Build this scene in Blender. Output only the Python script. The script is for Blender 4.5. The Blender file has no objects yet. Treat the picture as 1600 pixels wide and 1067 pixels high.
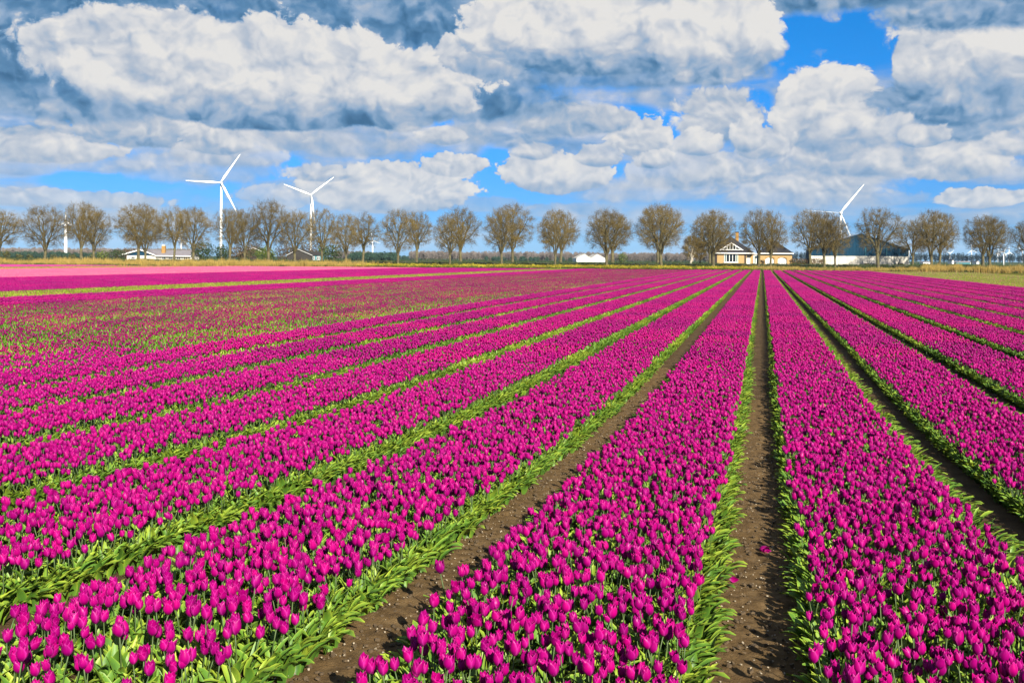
import bpy, math, random
import numpy as np
from mathutils import Vector, noise as mnoise

random.seed(7)
rng = np.random.default_rng(7)
scene = bpy.context.scene
COL = scene.collection
R = math.radians

# ------------------------------------------------------------------ camera, light, exposure
FPX = 1500.0                     # focal length in pixels of a 1600 px wide frame
YAW = math.atan(391.0 / FPX)     # camera looks left of the rows (rows run along +Y)
ROLL = R(0.43)
CAM_Z = 2.28
FWD = np.array([-math.sin(YAW), math.cos(YAW), 0.0])
RGT = np.array([math.cos(YAW), math.sin(YAW), 0.0])
CAM = np.array([0.0, 0.0, CAM_Z])

cam_data = bpy.data.cameras.new("camera")
cam_data.sensor_width = 36.0
cam_data.lens = FPX / 1600.0 * 36.0
cam_data.shift_y = -(533.5 - 403.0) / 1600.0
cam_data.clip_start = 0.1
cam_data.clip_end = 20000.0
cam = bpy.data.objects.new("camera", cam_data)
COL.objects.link(cam)
cam.location = CAM
from mathutils import Matrix
cam.matrix_world = (Matrix.Translation(CAM) @ Matrix.Rotation(YAW, 4, 'Z') @ Matrix.Rotation(R(90), 4, 'X')
                    @ Matrix.Rotation(ROLL, 4, 'Z'))
scene.camera = cam

SUN_EL = R(28.5)
SUN_AZ = R(180.0 - 38.0)         # clockwise from +Y: behind the camera, to its right
sun_vec = Vector((math.sin(SUN_AZ) * math.cos(SUN_EL), math.cos(SUN_AZ) * math.cos(SUN_EL), math.sin(SUN_EL)))
sd = bpy.data.lights.new("sun", 'SUN')
sd.energy = 5.0
sd.angle = R(0.5)
sd.color = (1.0, 0.93, 0.80)
sun = bpy.data.objects.new("sun", sd)
COL.objects.link(sun)
sun.rotation_euler = sun_vec.to_track_quat('Z', 'Y').to_euler()

scene.view_settings.view_transform = 'Standard'
scene.view_settings.look = 'None'
scene.view_settings.exposure = 1.5
scene.view_settings.gamma = 1.0
scene.view_settings.use_curve_mapping = False
scene.cycles.max_bounces = 6
scene.cycles.diffuse_bounces = 3
scene.cycles.glossy_bounces = 2
scene.cycles.transmission_bounces = 3
scene.cycles.transparent_max_bounces = 6

# ------------------------------------------------------------------ small node language
class NT:
    def __init__(self, tree):
        self.t = tree
    def new(self, kind, **kw):
        n = self.t.nodes.new(kind)
        for k, v in kw.items():
            setattr(n, k, v)
        return n
    def put(self, sock, v):
        if isinstance(v, S):
            self.t.links.new(v.s, sock)
        elif v is not None:
            sock.default_value = v
    def m(self, op, a, b=None, c=None, clamp=False):
        n = self.new('ShaderNodeMath', operation=op, use_clamp=clamp)
        for i, v in enumerate((a, b, c)):
            if v is not None:
                self.put(n.inputs[i], v)
        return S(self, n.outputs[0])
    def vm(self, op, a, b=None, scale=None):
        n = self.new('ShaderNodeVectorMath', operation=op)
        self.put(n.inputs[0], a)
        if b is not None:
            self.put(n.inputs[1], b)
        if scale is not None:
            self.put(n.inputs['Scale'], scale)
        return S(self, n.outputs['Value' if op in ('DOT_PRODUCT', 'LENGTH') else 'Vector'])
    def mix(self, f, a, b):
        n = self.new('ShaderNodeMix', data_type='RGBA')
        self.put(n.inputs[0], f)
        self.put(n.inputs[6], a)
        self.put(n.inputs[7], b)
        return S(self, n.outputs[2])
    def smooth(self, v, lo, hi, a=0.0, b=1.0):
        n = self.new('ShaderNodeMapRange', interpolation_type='SMOOTHSTEP')
        self.put(n.inputs[0], v)
        for i, x in enumerate((lo, hi, a, b)):
            self.put(n.inputs[1 + i], x)
        return S(self, n.outputs[0])
    def ramp(self, f, stops, interp='LINEAR'):
        n = self.new('ShaderNodeValToRGB')
        n.color_ramp.interpolation = interp
        el = n.color_ramp.elements
        while len(el) < len(stops):
            el.new(0.5)
        for e, (p, c) in zip(el, stops):
            e.position = p
            e.color = (*c, 1.0) if len(c) == 3 else c
        self.put(n.inputs[0], f)
        return S(self, n.outputs[0])
    def noise(self, vec, scale, detail=4.0, rough=0.5, color=False, dist=0.0):
        n = self.new('ShaderNodeTexNoise')
        self.put(n.inputs['Vector'], vec)
        n.inputs['Scale'].default_value = scale
        n.inputs['Detail'].default_value = detail
        n.inputs['Roughness'].default_value = rough
        n.inputs['Distortion'].default_value = dist
        return S(self, n.outputs['Color' if color else 'Fac'])

class S:
    def __init__(self, nt, s):
        self.nt, self.s = nt, s
    def __add__(self, o): return self.nt.m('ADD', self, o)
    def __radd__(self, o): return self.nt.m('ADD', o, self)
    def __sub__(self, o): return self.nt.m('SUBTRACT', self, o)
    def __rsub__(self, o): return self.nt.m('SUBTRACT', o, self)
    def __mul__(self, o): return self.nt.m('MULTIPLY', self, o)
    def __rmul__(self, o): return self.nt.m('MULTIPLY', o, self)
    def __truediv__(self, o): return self.nt.m('DIVIDE', self, o)

# ------------------------------------------------------------------ sky: Nishita plus procedural cumulus
def build_world():
    w = bpy.data.worlds.new("World")
    w.use_nodes = True
    t = w.node_tree
    t.nodes.clear()
    n = NT(t)
    sky = n.new('ShaderNodeTexSky', sky_type='NISHITA')
    sky.sun_disc = False
    sky.sun_elevation = SUN_EL
    sky.sun_rotation = SUN_AZ
    sky.air_density = 1.0
    sky.dust_density = 0.3
    sky.ozone_density = 3.0
    d = S(n, n.new('ShaderNodeTexCoord').outputs['Generated'])
    dx = n.vm('DOT_PRODUCT', d, tuple(RGT))
    dy = n.vm('DOT_PRODUCT', d, tuple(FWD))
    dz = n.vm('DOT_PRODUCT', d, (0, 0, 1))
    U = n.m('ARCTAN2', dx, dy) * 1500.0
    V = n.m('ARCSINE', dz) * 1500.0
    # strength about 0.1, graded towards the photograph's clear azure
    grade = n.mix(n.smooth(V, 0.0, 380.0), (0.020, 0.066, 0.155, 1), (0.001, 0.083, 0.165, 1))
    tint = n.vm('MULTIPLY', S(n, sky.outputs[0]), grade)
    p = n.vm('MULTIPLY', d, (15.0, 15.0, 18.0))
    wv = n.noise(p, 0.9, 2.0, 0.5, color=True)
    wv = n.vm('SCALE', n.vm('SUBTRACT', wv, (0.5, 0.5, 0.5)), scale=0.8)
    pw = n.vm('ADD', p, wv)
    wv2 = n.noise(p, 4.0, 3.0, 0.6, color=True)
    wv2 = n.vm('SCALE', n.vm('SUBTRACT', wv2, (0.5, 0.5, 0.5)), scale=0.20)
    pw = n.vm('ADD', pw, wv2)
    def puffs(vec, det):
        v = n.new('ShaderNodeTexVoronoi', feature='F1')
        n.put(v.inputs['Vector'], vec)
        v.inputs['Scale'].default_value = 1.45
        v.inputs['Detail'].default_value = det
        v.inputs['Roughness'].default_value = 0.56
        v.inputs['Lacunarity'].default_value = 2.4
        v.normalize = True
        return 1.0 - S(n, v.outputs['Distance'])
    def dens(vec, d1, d2):
        return (puffs(vec, d1) - 0.58) * 1.9 + (n.noise(vec, 0.9, d2, 0.52) - 0.5) * 1.1
    h0 = dens(pw, 4.2, 8.0)
    lit = tuple(RGT * 0.14 + np.array([0, 0, 0.22]))
    relief = dens(pw, 1.8, 3.0) - dens(n.vm('ADD', pw, lit), 1.8, 3.0)   # positive where the surface faces up and right, to the sun
    relief = relief + (h0 - 0.1) * 0.16
    ps = n.vm('SCALE', pw, scale=2.1)
    h0s = dens(ps, 2.0, 5.0)
    relief_s = dens(ps, 1.0, 2.5) - dens(n.vm('ADD', ps, lit), 1.0, 2.5)
    big = n.noise(n.vm('MULTIPLY', p, (1.0, 1.0, 1.9)), 0.62, 5.0, 0.55)
    fine = n.noise(pw, 5.0, 4.0, 0.55) - 0.5
    str_p = n.vm('MULTIPLY', d, (5.0, 5.0, 42.0))
    streak = n.noise(str_p, 1.0, 6.0, 0.55)

    # thin veil near the horizon, then a broken deck of middling cloud above it
    lowband = n.smooth(V, 0.0, 200.0, 1.0, 0.0)
    A = n.smooth(streak + lowband * 0.04 + fine * 0.12, 0.42, 0.72, 0.0, 0.62)
    Sh = n.smooth(streak + relief * 0.15, 0.36, 0.72, 0.42, 0.78)
    band = n.smooth(V, 60.0, 200.0)
    hazy = n.smooth(big * 0.6 + streak * 0.5 + h0 * 0.06, 0.42, 0.68, 0.0, 0.55) * n.smooth(V, 10.0, 90.0)
    Sh = Sh + ((0.50 + relief * 0.35 + (streak - 0.5) * 0.5) - Sh) * hazy
    A = A + (1.0 - A) * hazy
    da = n.smooth(big + h0 * 0.16 + band * 0.10, 0.52, 0.70, 0.0, 0.75) * n.smooth(V, 25.0, 110.0)
    ds = 0.56 + relief * 0.70 + (big - 0.52) * 1.2
    Sh = Sh + (ds - Sh) * da
    A = A + (1.0 - A) * da
    def hole(x, y, a, b):
        nonlocal A
        u0 = math.atan((x - 800.0) / FPX)
        v0 = math.atan((397.0 + 0.0075 * x - y) / FPX * math.cos(u0)) * 1500.0
        qx, qy = (U - u0 * 1500.0) * (1.0 / a), (V - v0) * (1.0 / b)
        e = 1.0 - n.m('SQRT', qx * qx + qy * qy) + h0 * 0.3
        A = A * n.smooth(e, 0.0, 0.45, 1.0, 0.0)
    hole(1300, 62, 170, 75)
    hole(1085, 200, 90, 40)
    hole(985, 185, 60, 26)
    hole(1590, 185, 40, 40)
    hole(780, 275, 50, 60)
    hole(640, 186, 120, 14)
    hole(180, 285, 120, 22)
    hole(430, 260, 60, 24)
    hole(1440, 300, 70, 30)
    hole(1180, 160, 30, 24)

    # one cloud head as a node group: an ellipse with a level base, broken up by the shared billows
    g = bpy.data.node_groups.new("cloud head", 'ShaderNodeTree')
    names = ['U', 'V', 'h0', 'h0s', 'relief', 'relief_s', 'fine', 'Sh', 'A', 'u0', 'v0', 'ia', 'ibt', 'ibb', 'bb', 'k0', 'k1', 'soft', 'lo', 'hi', 'r0', 'r1', 'cov']
    for q in names:
        g.interface.new_socket(q, in_out='INPUT', socket_type='NodeSocketFloat')
    for q in ('Sh', 'A'):
        g.interface.new_socket(q, in_out='OUTPUT', socket_type='NodeSocketFloat')
    gn = NT(g)
    gi = gn.new('NodeGroupInput')
    go = gn.new('NodeGroupOutput')
    I = {q: S(gn, gi.outputs[k]) for k, q in enumerate(names)}
    qx = (I['U'] - I['u0']) * I['ia']
    dv = I['V'] - I['v0']
    qy = gn.m('MAXIMUM', dv * I['ibt'], dv * I['ibb'])
    rr = gn.m('SQRT', qx * qx + qy * qy)
    down = dv * I['ibb'] * -1.0                          # -1 at the base, 0 at the middle line
    flat = gn.smooth(down, -1.0, 0.0, 0.35, 1.0)         # bases stay level, tops billow
    e = (1.0 - rr) + (I['h0'] * I['k0'] + I['h0s'] * I['k1']) * flat
    al = gn.smooth(e, 0.0, I['soft'], 0.0, 1.0) * I['cov']
    vert = gn.smooth(down, -0.95, 0.12)
    sh = I['lo'] + (I['hi'] - I['lo']) * vert + I['relief'] * I['r0'] + I['relief_s'] * I['r1'] + I['fine'] * 0.04
    gn.put(go.inputs[0], I['Sh'] + (sh - I['Sh']) * al)
    gn.put(go.inputs[1], I['A'] + (1.0 - I['A']) * al)
    shared = {'U': U, 'V': V, 'h0': h0, 'h0s': h0s, 'relief': relief, 'relief_s': relief_s, 'fine': fine}

    def blob(x, y, a, bt, bb, amp=0.70, soft=0.30, lo=0.30, hi=1.0, rel=0.75, cov=1.0):
        nonlocal A, Sh
        u0 = math.atan((x - 800.0) / FPX)
        v0 = math.atan((397.0 + 0.0075 * x - y) / FPX * math.cos(u0)) * 1500.0
        small = bt < 46
        par = {'Sh': Sh, 'A': A, 'u0': u0 * 1500.0, 'v0': v0, 'ia': 1.0 / a, 'ibt': 1.0 / bt, 'ibb': -1.0 / (1.3 * bb), 'bb': bb,
               'k0': 0.15 if small else amp, 'k1': amp * 1.15 if small else 0.0,
               'soft': soft * (0.36 if hi > 0.9 else 0.7), 'lo': lo * 0.9 + 0.10, 'hi': hi * 0.89 - 0.06,
               'r0': rel * 0.255 if small else rel * 0.98, 'r1': rel * 0.6 if small else rel * 0.29, 'cov': cov}
        par.update(shared)
        nd = n.new('ShaderNodeGroup')
        nd.node_tree = g
        for k, q in enumerate(names):
            n.put(nd.inputs[k], par[q])
        Sh, A = S(n, nd.outputs[0]), S(n, nd.outputs[1])

    # clouds on the unseen dome, thinned out to lower the ambient light
    side = n.smooth(n.m('ABSOLUTE', U), 900.0, 1150.0)
    high = n.smooth(V, 480.0, 640.0)
    away = n.m('MAXIMUM', side, high)
    ga = n.smooth(h0 * 0.6 + n.noise(p, 0.33, 2.0) * 2.2 - 1.38, 0.0, 0.30) * away
    gs = 0.62 + relief * 0.8
    Sh = Sh + (gs - Sh) * ga
    A = A + (1.0 - A) * ga

    # far, low clouds first
    blob(90, 312, 130, 14, 10, lo=0.55, hi=0.92, soft=0.5, cov=0.8)
    blob(60, 228, 100, 22, 18, lo=0.45, hi=1.0, soft=0.35)
    blob(235, 196, 130, 30, 26, lo=0.35, hi=0.98, soft=0.4)
    blob(20, 175, 90, 36, 26, lo=0.35, hi=0.85, soft=0.5, cov=0.8)
    blob(300, 262, 120, 24, 20, lo=0.5, hi=0.85, soft=0.6, cov=0.6)
    blob(445, 214, 46, 22, 18, lo=0.5, hi=0.92, soft=0.5, cov=0.8)
    blob(545, 225, 80, 24, 20, lo=0.42, hi=0.75, soft=0.6, cov=0.7)
    blob(600, 298, 118, 40, 28, lo=0.55, hi=1.0, soft=0.35)
    blob(440, 308, 60, 18, 14, lo=0.55, hi=0.92, soft=0.5, cov=0.7)
    blob(705, 258, 44, 17, 14, lo=0.6, hi=1.0, soft=0.4)
    blob(790, 200, 80, 40, 26, lo=0.35, hi=0.85, soft=0.4, cov=0.85)
    blob(870, 272, 78, 34, 24, lo=0.5, hi=1.05, soft=0.3)
    blob(1060, 262, 76, 40, 26, lo=0.42, hi=0.95, soft=0.4, cov=0.85)
    blob(1000, 216, 44, 28, 24, lo=0.5, hi=1.0, soft=0.35)
    blob(890, 188, 92, 24, 20, lo=0.28, hi=0.80, soft=0.45)
    blob(1120, 182, 66, 40, 36, lo=0.36, hi=0.90, soft=0.4)
    blob(1250, 296, 140, 44, 26, lo=0.5, hi=0.86, soft=0.8, cov=0.85)
    blob(1000, 300, 130, 26, 16, lo=0.5, hi=0.80, soft=0.8, cov=0.6)
    blob(170, 345, 200, 14, 10, lo=0.6, hi=0.85, soft=0.8, cov=0.6)
    blob(360, 240, 90, 24, 18, lo=0.45, hi=0.9, soft=0.6, cov=0.8)
    blob(1060, 340, 160, 16, 10, lo=0.6, hi=0.8, soft=0.9, cov=0.5)
    blob(1150, 262, 46, 26, 20, lo=0.45, hi=0.92, soft=0.5, cov=0.8)
    blob(1530, 310, 52, 14, 11, lo=0.62, hi=0.95, soft=0.45)
    blob(1490, 246, 72, 34, 26, lo=0.45, hi=1.02, soft=0.35)
    blob(1510, 192, 84, 22, 22, lo=0.26, hi=0.80, soft=0.4)
    blob(1345, 246, 84, 30, 24, lo=0.40, hi=0.88, soft=0.4)
    blob(1305, 186, 80, 76, 46, lo=0.38, hi=1.0, soft=0.28)
    blob(1490, 150, 110, 36, 36, lo=0.16, hi=0.46, soft=0.5)
    blob(1442, 98, 44, 56, 62, amp=0.5, lo=0.36, hi=1.0, soft=0.3)
    blob(1590, 70, 150, 100, 72, lo=0.34, hi=1.0, soft=0.35)
    blob(1560, -10, 180, 30, 40, lo=0.2, hi=0.6, soft=0.5)
    for q in ((500, 272, 50, 16, 10, .85), (335, 226, 46, 16, 12, .9), (160, 258, 60, 14, 10, .8), (560, 196, 60, 20, 14, .8), (690, 214, 36, 14, 10, .9),
              (835, 238, 34, 14, 10, .85), (935, 246, 36, 18, 12, .95), (1092, 226, 38, 22, 14, .95), (1192, 228, 40, 24, 16, .9), (1232, 254, 44, 20, 12, .8),
              (1402, 206, 34, 26, 18, .85), (1412, 266, 40, 14, 10, .8), (1565, 276, 50, 14, 10, .75), (1585, 226, 40, 20, 14, .85), (1440, 214, 36, 18, 12, .9),
              (1385, 312, 60, 12, 8, .7), (250, 336, 70, 12, 8, .75), (30, 262, 50, 14, 10, .8), (420, 336, 60, 12, 8, .75), (760, 322, 80, 14, 8, .6),
              (1165, 214, 26, 26, 18, .98), (1205, 74, 22, 16, 18, .85), (1020, 252, 30, 16, 10, .95), (880, 330, 90, 12, 8, .6), (1500, 345, 90, 10, 8, .65)):
        blob(q[0], q[1], q[2], q[3], q[4], lo=0.42, hi=q[5] + 0.05, soft=0.5, cov=0.55 + 0.4 * (q[5] > 0.82))
    # the dark upper deck
    blob(765, 150, 120, 54, 40, lo=0.16, hi=0.38, soft=0.7, cov=0.85)
    blob(985, 112, 225, 30, 22, lo=0.18, hi=0.42, soft=0.6, cov=0.75)
    blob(110, 150, 190, 50, 34, lo=0.16, hi=0.40, soft=0.7, cov=0.8)
    blob(580, 28, 190, 60, 50, lo=0.12, hi=0.34, soft=0.5, cov=0.92)
    blob(30, 50, 150, 76, 64, lo=0.08, hi=0.30, soft=0.5)
    blob(230, -6, 240, 36, 36, lo=0.10, hi=0.30, soft=0.5, cov=0.9)
    blob(1150, -22, 420, 46, 40, lo=0.22, hi=0.42, soft=0.4)
    # the big lit heads
    blob(270, 92, 190, 64, 60, lo=0.42, hi=0.98, soft=0.4)
    blob(430, 140, 266, 88, 46, lo=0.14, hi=1.05, soft=0.28)
    blob(620, 142, 112, 66, 46, lo=0.24, hi=1.02, soft=0.3)
    blob(760, 84, 70, 34, 30, lo=0.4, hi=0.95, soft=0.4)
    blob(960, 46, 226, 92, 54, lo=0.26, hi=1.06, soft=0.26)
    blob(1110, 64, 96, 60, 50, amp=0.55, lo=0.36, hi=1.04, soft=0.28)

    colr = n.ramp(n.m('ADD', Sh, 0.0, clamp=True), [
        (0.0, (0.038, 0.150, 0.315)), (0.22, (0.115, 0.285, 0.515)), (0.45, (0.33, 0.485, 0.70)),
        (0.66, (0.57, 0.64, 0.75)), (0.84, (0.80, 0.815, 0.85)), (1.0, (0.97, 0.945, 0.91))])
    bg1 = n.new('ShaderNodeBackground')
    n.put(bg1.inputs[0], tint)
    bg1.inputs[1].default_value = 0.300
    bg2 = n.new('ShaderNodeBackground')
    n.put(bg2.inputs[0], colr)
    bg2.inputs[1].default_value = 0.288
    mx = n.new('ShaderNodeMixShader')
    n.put(mx.inputs[0], n.m('MULTIPLY', A, 1.0, clamp=True))
    t.links.new(bg1.outputs[0], mx.inputs[1])
    t.links.new(bg2.outputs[0], mx.inputs[2])
    out = n.new('ShaderNodeOutputWorld')
    t.links.new(mx.outputs[0], out.inputs[0])
    scene.world = w
    w.cycles.sampling_method = 'MANUAL'
    w.cycles.sample_map_resolution = 512
build_world()

# ------------------------------------------------------------------ helpers
def tag(o, label=None, cat=None, group=None, kind=None):
    for k, v in (('label', label), ('category', cat), ('group', group), ('kind', kind)):
        if v:
            o[k] = v
    return o

def empty(name, loc, rz=0.0, label=None, cat=None, group=None):
    o = bpy.data.objects.new(name, None)
    COL.objects.link(o)
    o.location = loc
    o.rotation_euler = (0, 0, rz)
    o.empty_display_size = 0.2
    return tag(o, label, cat, group)

class MB:
    def __init__(self):
        self.v, self.f, self.mi, self.uv = [], [], [], []
    def add(self, verts, faces, mat=0, uvs=None):
        b = len(self.v)
        self.v.extend(tuple(map(float, x)) for x in verts)
        for f in faces:
            self.f.append(tuple(i + b for i in f))
            self.mi.append(mat)
            self.uv.extend([uvs[i] for i in f] if uvs is not None else [(0.5, 0.5)] * len(f))
        return self
    def box(self, x0, x1, y0, y1, z0, z1, mat=0):
        vs = [(x, y, z) for z in (z0, z1) for y in (y0, y1) for x in (x0, x1)]
        return self.add(vs, [(0, 2, 3, 1), (4, 5, 7, 6), (0, 1, 5, 4), (2, 6, 7, 3), (0, 4, 6, 2), (1, 3, 7, 5)], mat)
    def prism(self, poly, y0, y1, mat=0):
        """polygon in x,z extruded along y"""
        k = len(poly)
        vs = [(x, y0, z) for x, z in poly] + [(x, y1, z) for x, z in poly]
        fs = [tuple(range(k)), tuple(range(2 * k - 1, k - 1, -1))]
        fs += [((i + 1) % k, i, i + k, (i + 1) % k + k) for i in range(k)]
        return self.add(vs, fs, mat)
    def tube(self, pts, rad, sides=6, mat=0, cap=True):
        pts = [np.asarray(p, float) for p in pts]
        vs, fs = [], []
        for i, p in enumerate(pts):
            d = pts[min(i + 1, len(pts) - 1)] - pts[max(i - 1, 0)]
            d = d / (np.linalg.norm(d) + 1e-9)
            a = np.cross(d, (0.0, 0.0, 1.0) if abs(d[2]) < 0.9 else (1.0, 0.0, 0.0))
            a /= np.linalg.norm(a)
            b = np.cross(d, a)
            for k in range(sides):
                an = 2 * math.pi * k / sides
                vs.append(p + rad[i] * (math.cos(an) * a + math.sin(an) * b))
        for i in range(len(pts) - 1):
            for k in range(sides):
                k2 = (k + 1) % sides
                fs.append((i * sides + k, i * sides + k2, (i + 1) * sides + k2, (i + 1) * sides + k))
        if cap:
            fs.append(tuple(range(sides - 1, -1, -1)))
            fs.append(tuple(range((len(pts) - 1) * sides, len(pts) * sides)))
        return self.add(vs, fs, mat)
    def join(self, o, mat=None, M=None):
        b = len(self.v)
        if M is None:
            self.v.extend(o.v)
        elif isinstance(M, tuple):
            dx, dy, dz = M
            self.v.extend((x + dx, y + dy, z + dz) for x, y, z in o.v)
        else:
            self.v.extend(tuple(M @ Vector(x)) for x in o.v)
        self.f.extend(tuple(i + b for i in f) for f in o.f)
        self.mi.extend(o.mi if mat is None else [mat] * len(o.f))
        self.uv.extend(o.uv)
        return self
    def mesh(self, name, mats, smooth=False):
        me = bpy.data.meshes.new(name)
        me.from_pydata(self.v, [], self.f)
        for m in mats:
            me.materials.append(m)
        if len(mats) > 1:
            me.polygons.foreach_set('material_index', self.mi)
        ul = me.uv_layers.new(name="uv")
        ul.data.foreach_set('uv', np.asarray(self.uv, np.float32).ravel())
        if smooth:
            me.polygons.foreach_set('use_smooth', [True] * len(self.f))
        me.update()
        return me
    def build(self, name, mats, parent=None, smooth=False, loc=None):
        mats = mats if isinstance(mats, (list, tuple)) else [mats]
        o = bpy.data.objects.new(name, self.mesh(name, mats, smooth))
        COL.objects.link(o)
        if parent is not None:
            o.parent = parent
        if loc is not None:
            o.location = loc
        return o

def material(name, c1, c2=None, scale=5.0, rough=0.7, spec=0.3, coord='Object', bump=0.0, bscale=None, detail=5.0, stops=None,
             transl=0.0, rand=0.0, stretch=None):
    m = bpy.data.materials.new(name)
    m.use_nodes = True
    t = m.node_tree
    t.nodes.clear()
    n = NT(t)
    bs = n.new('ShaderNodeBsdfPrincipled')
    bs.inputs['Roughness'].default_value = rough
    bs.inputs['Specular IOR Level'].default_value = spec
    if coord == 'World':
        vec = S(n, n.new('ShaderNodeNewGeometry').outputs['Position'])
    else:
        vec = S(n, n.new('ShaderNodeTexCoord').outputs[coord])
    if stretch:
        vec = n.vm('MULTIPLY', vec, stretch)
    if c2 is not None or stops:
        f = n.noise(vec, scale, detail, 0.6)
        if stops:
            col = n.ramp(f, stops)
        else:
            col = n.ramp(f, [(0.32, c1), (0.68, c2)])
    else:
        rgb = n.new('ShaderNodeRGB')
        rgb.outputs[0].default_value = (*c1, 1)
        col = S(n, rgb.outputs[0])
    if rand > 0:
        oi = S(n, n.new('ShaderNodeObjectInfo').outputs['Random'])
        hs = n.new('ShaderNodeHueSaturation')
        n.put(hs.inputs['Value'], (1.0 - rand) + oi * (2.0 * rand))
        n.put(hs.inputs['Color'], col)
        col = S(n, hs.outputs[0])
    n.put(bs.inputs['Base Color'], col)
    if bump > 0:
        bn = n.new('ShaderNodeBump')
        bn.inputs['Strength'].default_value = 1.0
        bn.inputs['Distance'].default_value = bump
        n.put(bn.inputs['Height'], n.noise(vec, bscale or scale * 3, 6.0, 0.65))
        t.links.new(bn.outputs[0], bs.inputs['Normal'])
    out = n.new('ShaderNodeOutputMaterial')
    if transl > 0:
        tr = n.new('ShaderNodeBsdfTranslucent')
        n.put(tr.inputs[0], col)
        mx = n.new('ShaderNodeMixShader')
        mx.inputs[0].default_value = transl
        t.links.new(bs.outputs[0], mx.inputs[1])
        t.links.new(tr.outputs[0], mx.inputs[2])
        t.links.new(mx.outputs[0], out.inputs[0])
    else:
        t.links.new(bs.outputs[0], out.inputs[0])
    return m

def petal_material(name, base, edge, dark, var=0.18, transl=0.20):
    m = bpy.data.materials.new(name)
    m.use_nodes = True
    t = m.node_tree
    t.nodes.clear()
    n = NT(t)
    uv = n.new('ShaderNodeUVMap')
    sep = n.new('ShaderNodeSeparateXYZ')
    t.links.new(uv.outputs[0], sep.inputs[0])
    u, v = S(n, sep.outputs[0]), S(n, sep.outputs[1])
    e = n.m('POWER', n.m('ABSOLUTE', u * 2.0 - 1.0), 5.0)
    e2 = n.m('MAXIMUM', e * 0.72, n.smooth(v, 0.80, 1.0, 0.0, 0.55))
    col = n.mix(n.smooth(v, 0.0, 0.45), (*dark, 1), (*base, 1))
    col = n.mix(e2, col, (*edge, 1))  # petals' own paler rims, with the edge highlight put into their colour
    pos = S(n, n.new('ShaderNodeNewGeometry').outputs['Position'])
    # fine lengthwise veins
    uvs = n.vm('MULTIPLY', S(n, uv.outputs[0]), (26.0, 2.0, 1.0))
    vein = n.noise(uvs, 1.0, 3.0, 0.6)
    oi = S(n, n.new('ShaderNodeObjectInfo').outputs['Random'])
    nz = n.noise(pos, 9.0, 1.0)
    hs = n.new('ShaderNodeHueSaturation')
    n.put(hs.inputs['Hue'], 0.5 + (oi - 0.5) * 0.018 + (nz - 0.5) * 0.02)
    n.put(hs.inputs['Value'], 1.0 + (oi - 0.5) * (2 * var) + (nz - 0.5) * 0.9 + (vein - 0.5) * 0.5)
    n.put(hs.inputs['Color'], col)
    col = S(n, hs.outputs[0])
    bs = n.new('ShaderNodeBsdfPrincipled')
    bs.inputs['Roughness'].default_value = 0.38
    bs.inputs['Specular IOR Level'].default_value = 0.14
    n.put(bs.inputs['Base Color'], col)
    tr = n.new('ShaderNodeBsdfTranslucent')
    n.put(tr.inputs[0], col)
    mx = n.new('ShaderNodeMixShader')
    mx.inputs[0].default_value = transl
    t.links.new(bs.outputs[0], mx.inputs[1])
    t.links.new(tr.outputs[0], mx.inputs[2])
    out = n.new('ShaderNodeOutputMaterial')
    t.links.new(mx.outputs[0], out.inputs[0])
    return m

def leaf_material(name, c_lo, c_mid, c_hi, transl=0.10):
    m = bpy.data.materials.new(name)
    m.use_nodes = True
    t = m.node_tree
    t.nodes.clear()
    n = NT(t)
    uv = n.new('ShaderNodeUVMap')
    sep = n.new('ShaderNodeSeparateXYZ')
    t.links.new(uv.outputs[0], sep.inputs[0])
    u, v = S(n, sep.outputs[0]), S(n, sep.outputs[1])
    pos = S(n, n.new('ShaderNodeNewGeometry').outputs['Position'])
    oi = S(n, n.new('ShaderNodeObjectInfo').outputs['Random'])
    k = n.noise(pos, 7.0, 2.0) * 0.55 + oi * 0.25 + v * 0.22
    uvs = n.vm('MULTIPLY', S(n, uv.outputs[0]), (18.0, 1.5, 1.0))
    k = k + (n.noise(uvs, 1.0, 3.0, 0.6) - 0.5) * 0.35 + n.m('POWER', n.m('ABSOLUTE', u * 2.0 - 1.0), 4.0) * 0.22
    col = n.ramp(k, [(0.25, c_lo), (0.55, c_mid), (0.92, c_hi)])
    bs = n.new('ShaderNodeBsdfPrincipled')
    bs.inputs['Roughness'].default_value = 0.5
    bs.inputs['Specular IOR Level'].default_value = 0.3
    n.put(bs.inputs['Base Color'], col)
    tr = n.new('ShaderNodeBsdfTranslucent')
    n.put(tr.inputs[0], col)
    mx = n.new('ShaderNodeMixShader')
    mx.inputs[0].default_value = transl
    t.links.new(bs.outputs[0], mx.inputs[1])
    t.links.new(tr.outputs[0], mx.inputs[2])
    out = n.new('ShaderNodeOutputMaterial')
    t.links.new(mx.outputs[0], out.inputs[0])
    return m

# ------------------------------------------------------------------ terrain
def zg(x, y):
    x = np.asarray(x, float)
    y = np.asarray(y, float)
    near = 0.0439 * 1.5 * np.logaddexp(0.0, (11.8 - y) / 1.5)
    near = np.minimum(near, 0.62)
    zc = x * FWD[0] + y * FWD[1]
    bank = np.interp(zc, [188, 193, 205, 216, 220, 228, 232, 258, 345], [0, 0.06, 0.42, 1.02, 1.10, 1.10, 1.04, 0.98, 0.0])
    return near + bank

def rf(r, f):
    """right / forward metres seen from the camera's foot -> world x, y"""
    return r * RGT[0] + f * FWD[0], r * RGT[1] + f * FWD[1]

def lat(px, Z):
    """metres to the right of the view axis for image column px at distance Z"""
    return (px - 800.0) / FPX * Z

def zat(px, py, Z):
    """world height of image point (px, py) at distance Z"""
    return CAM_Z + (397.0 + 0.0075 * px - py) / FPX * Z

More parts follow.
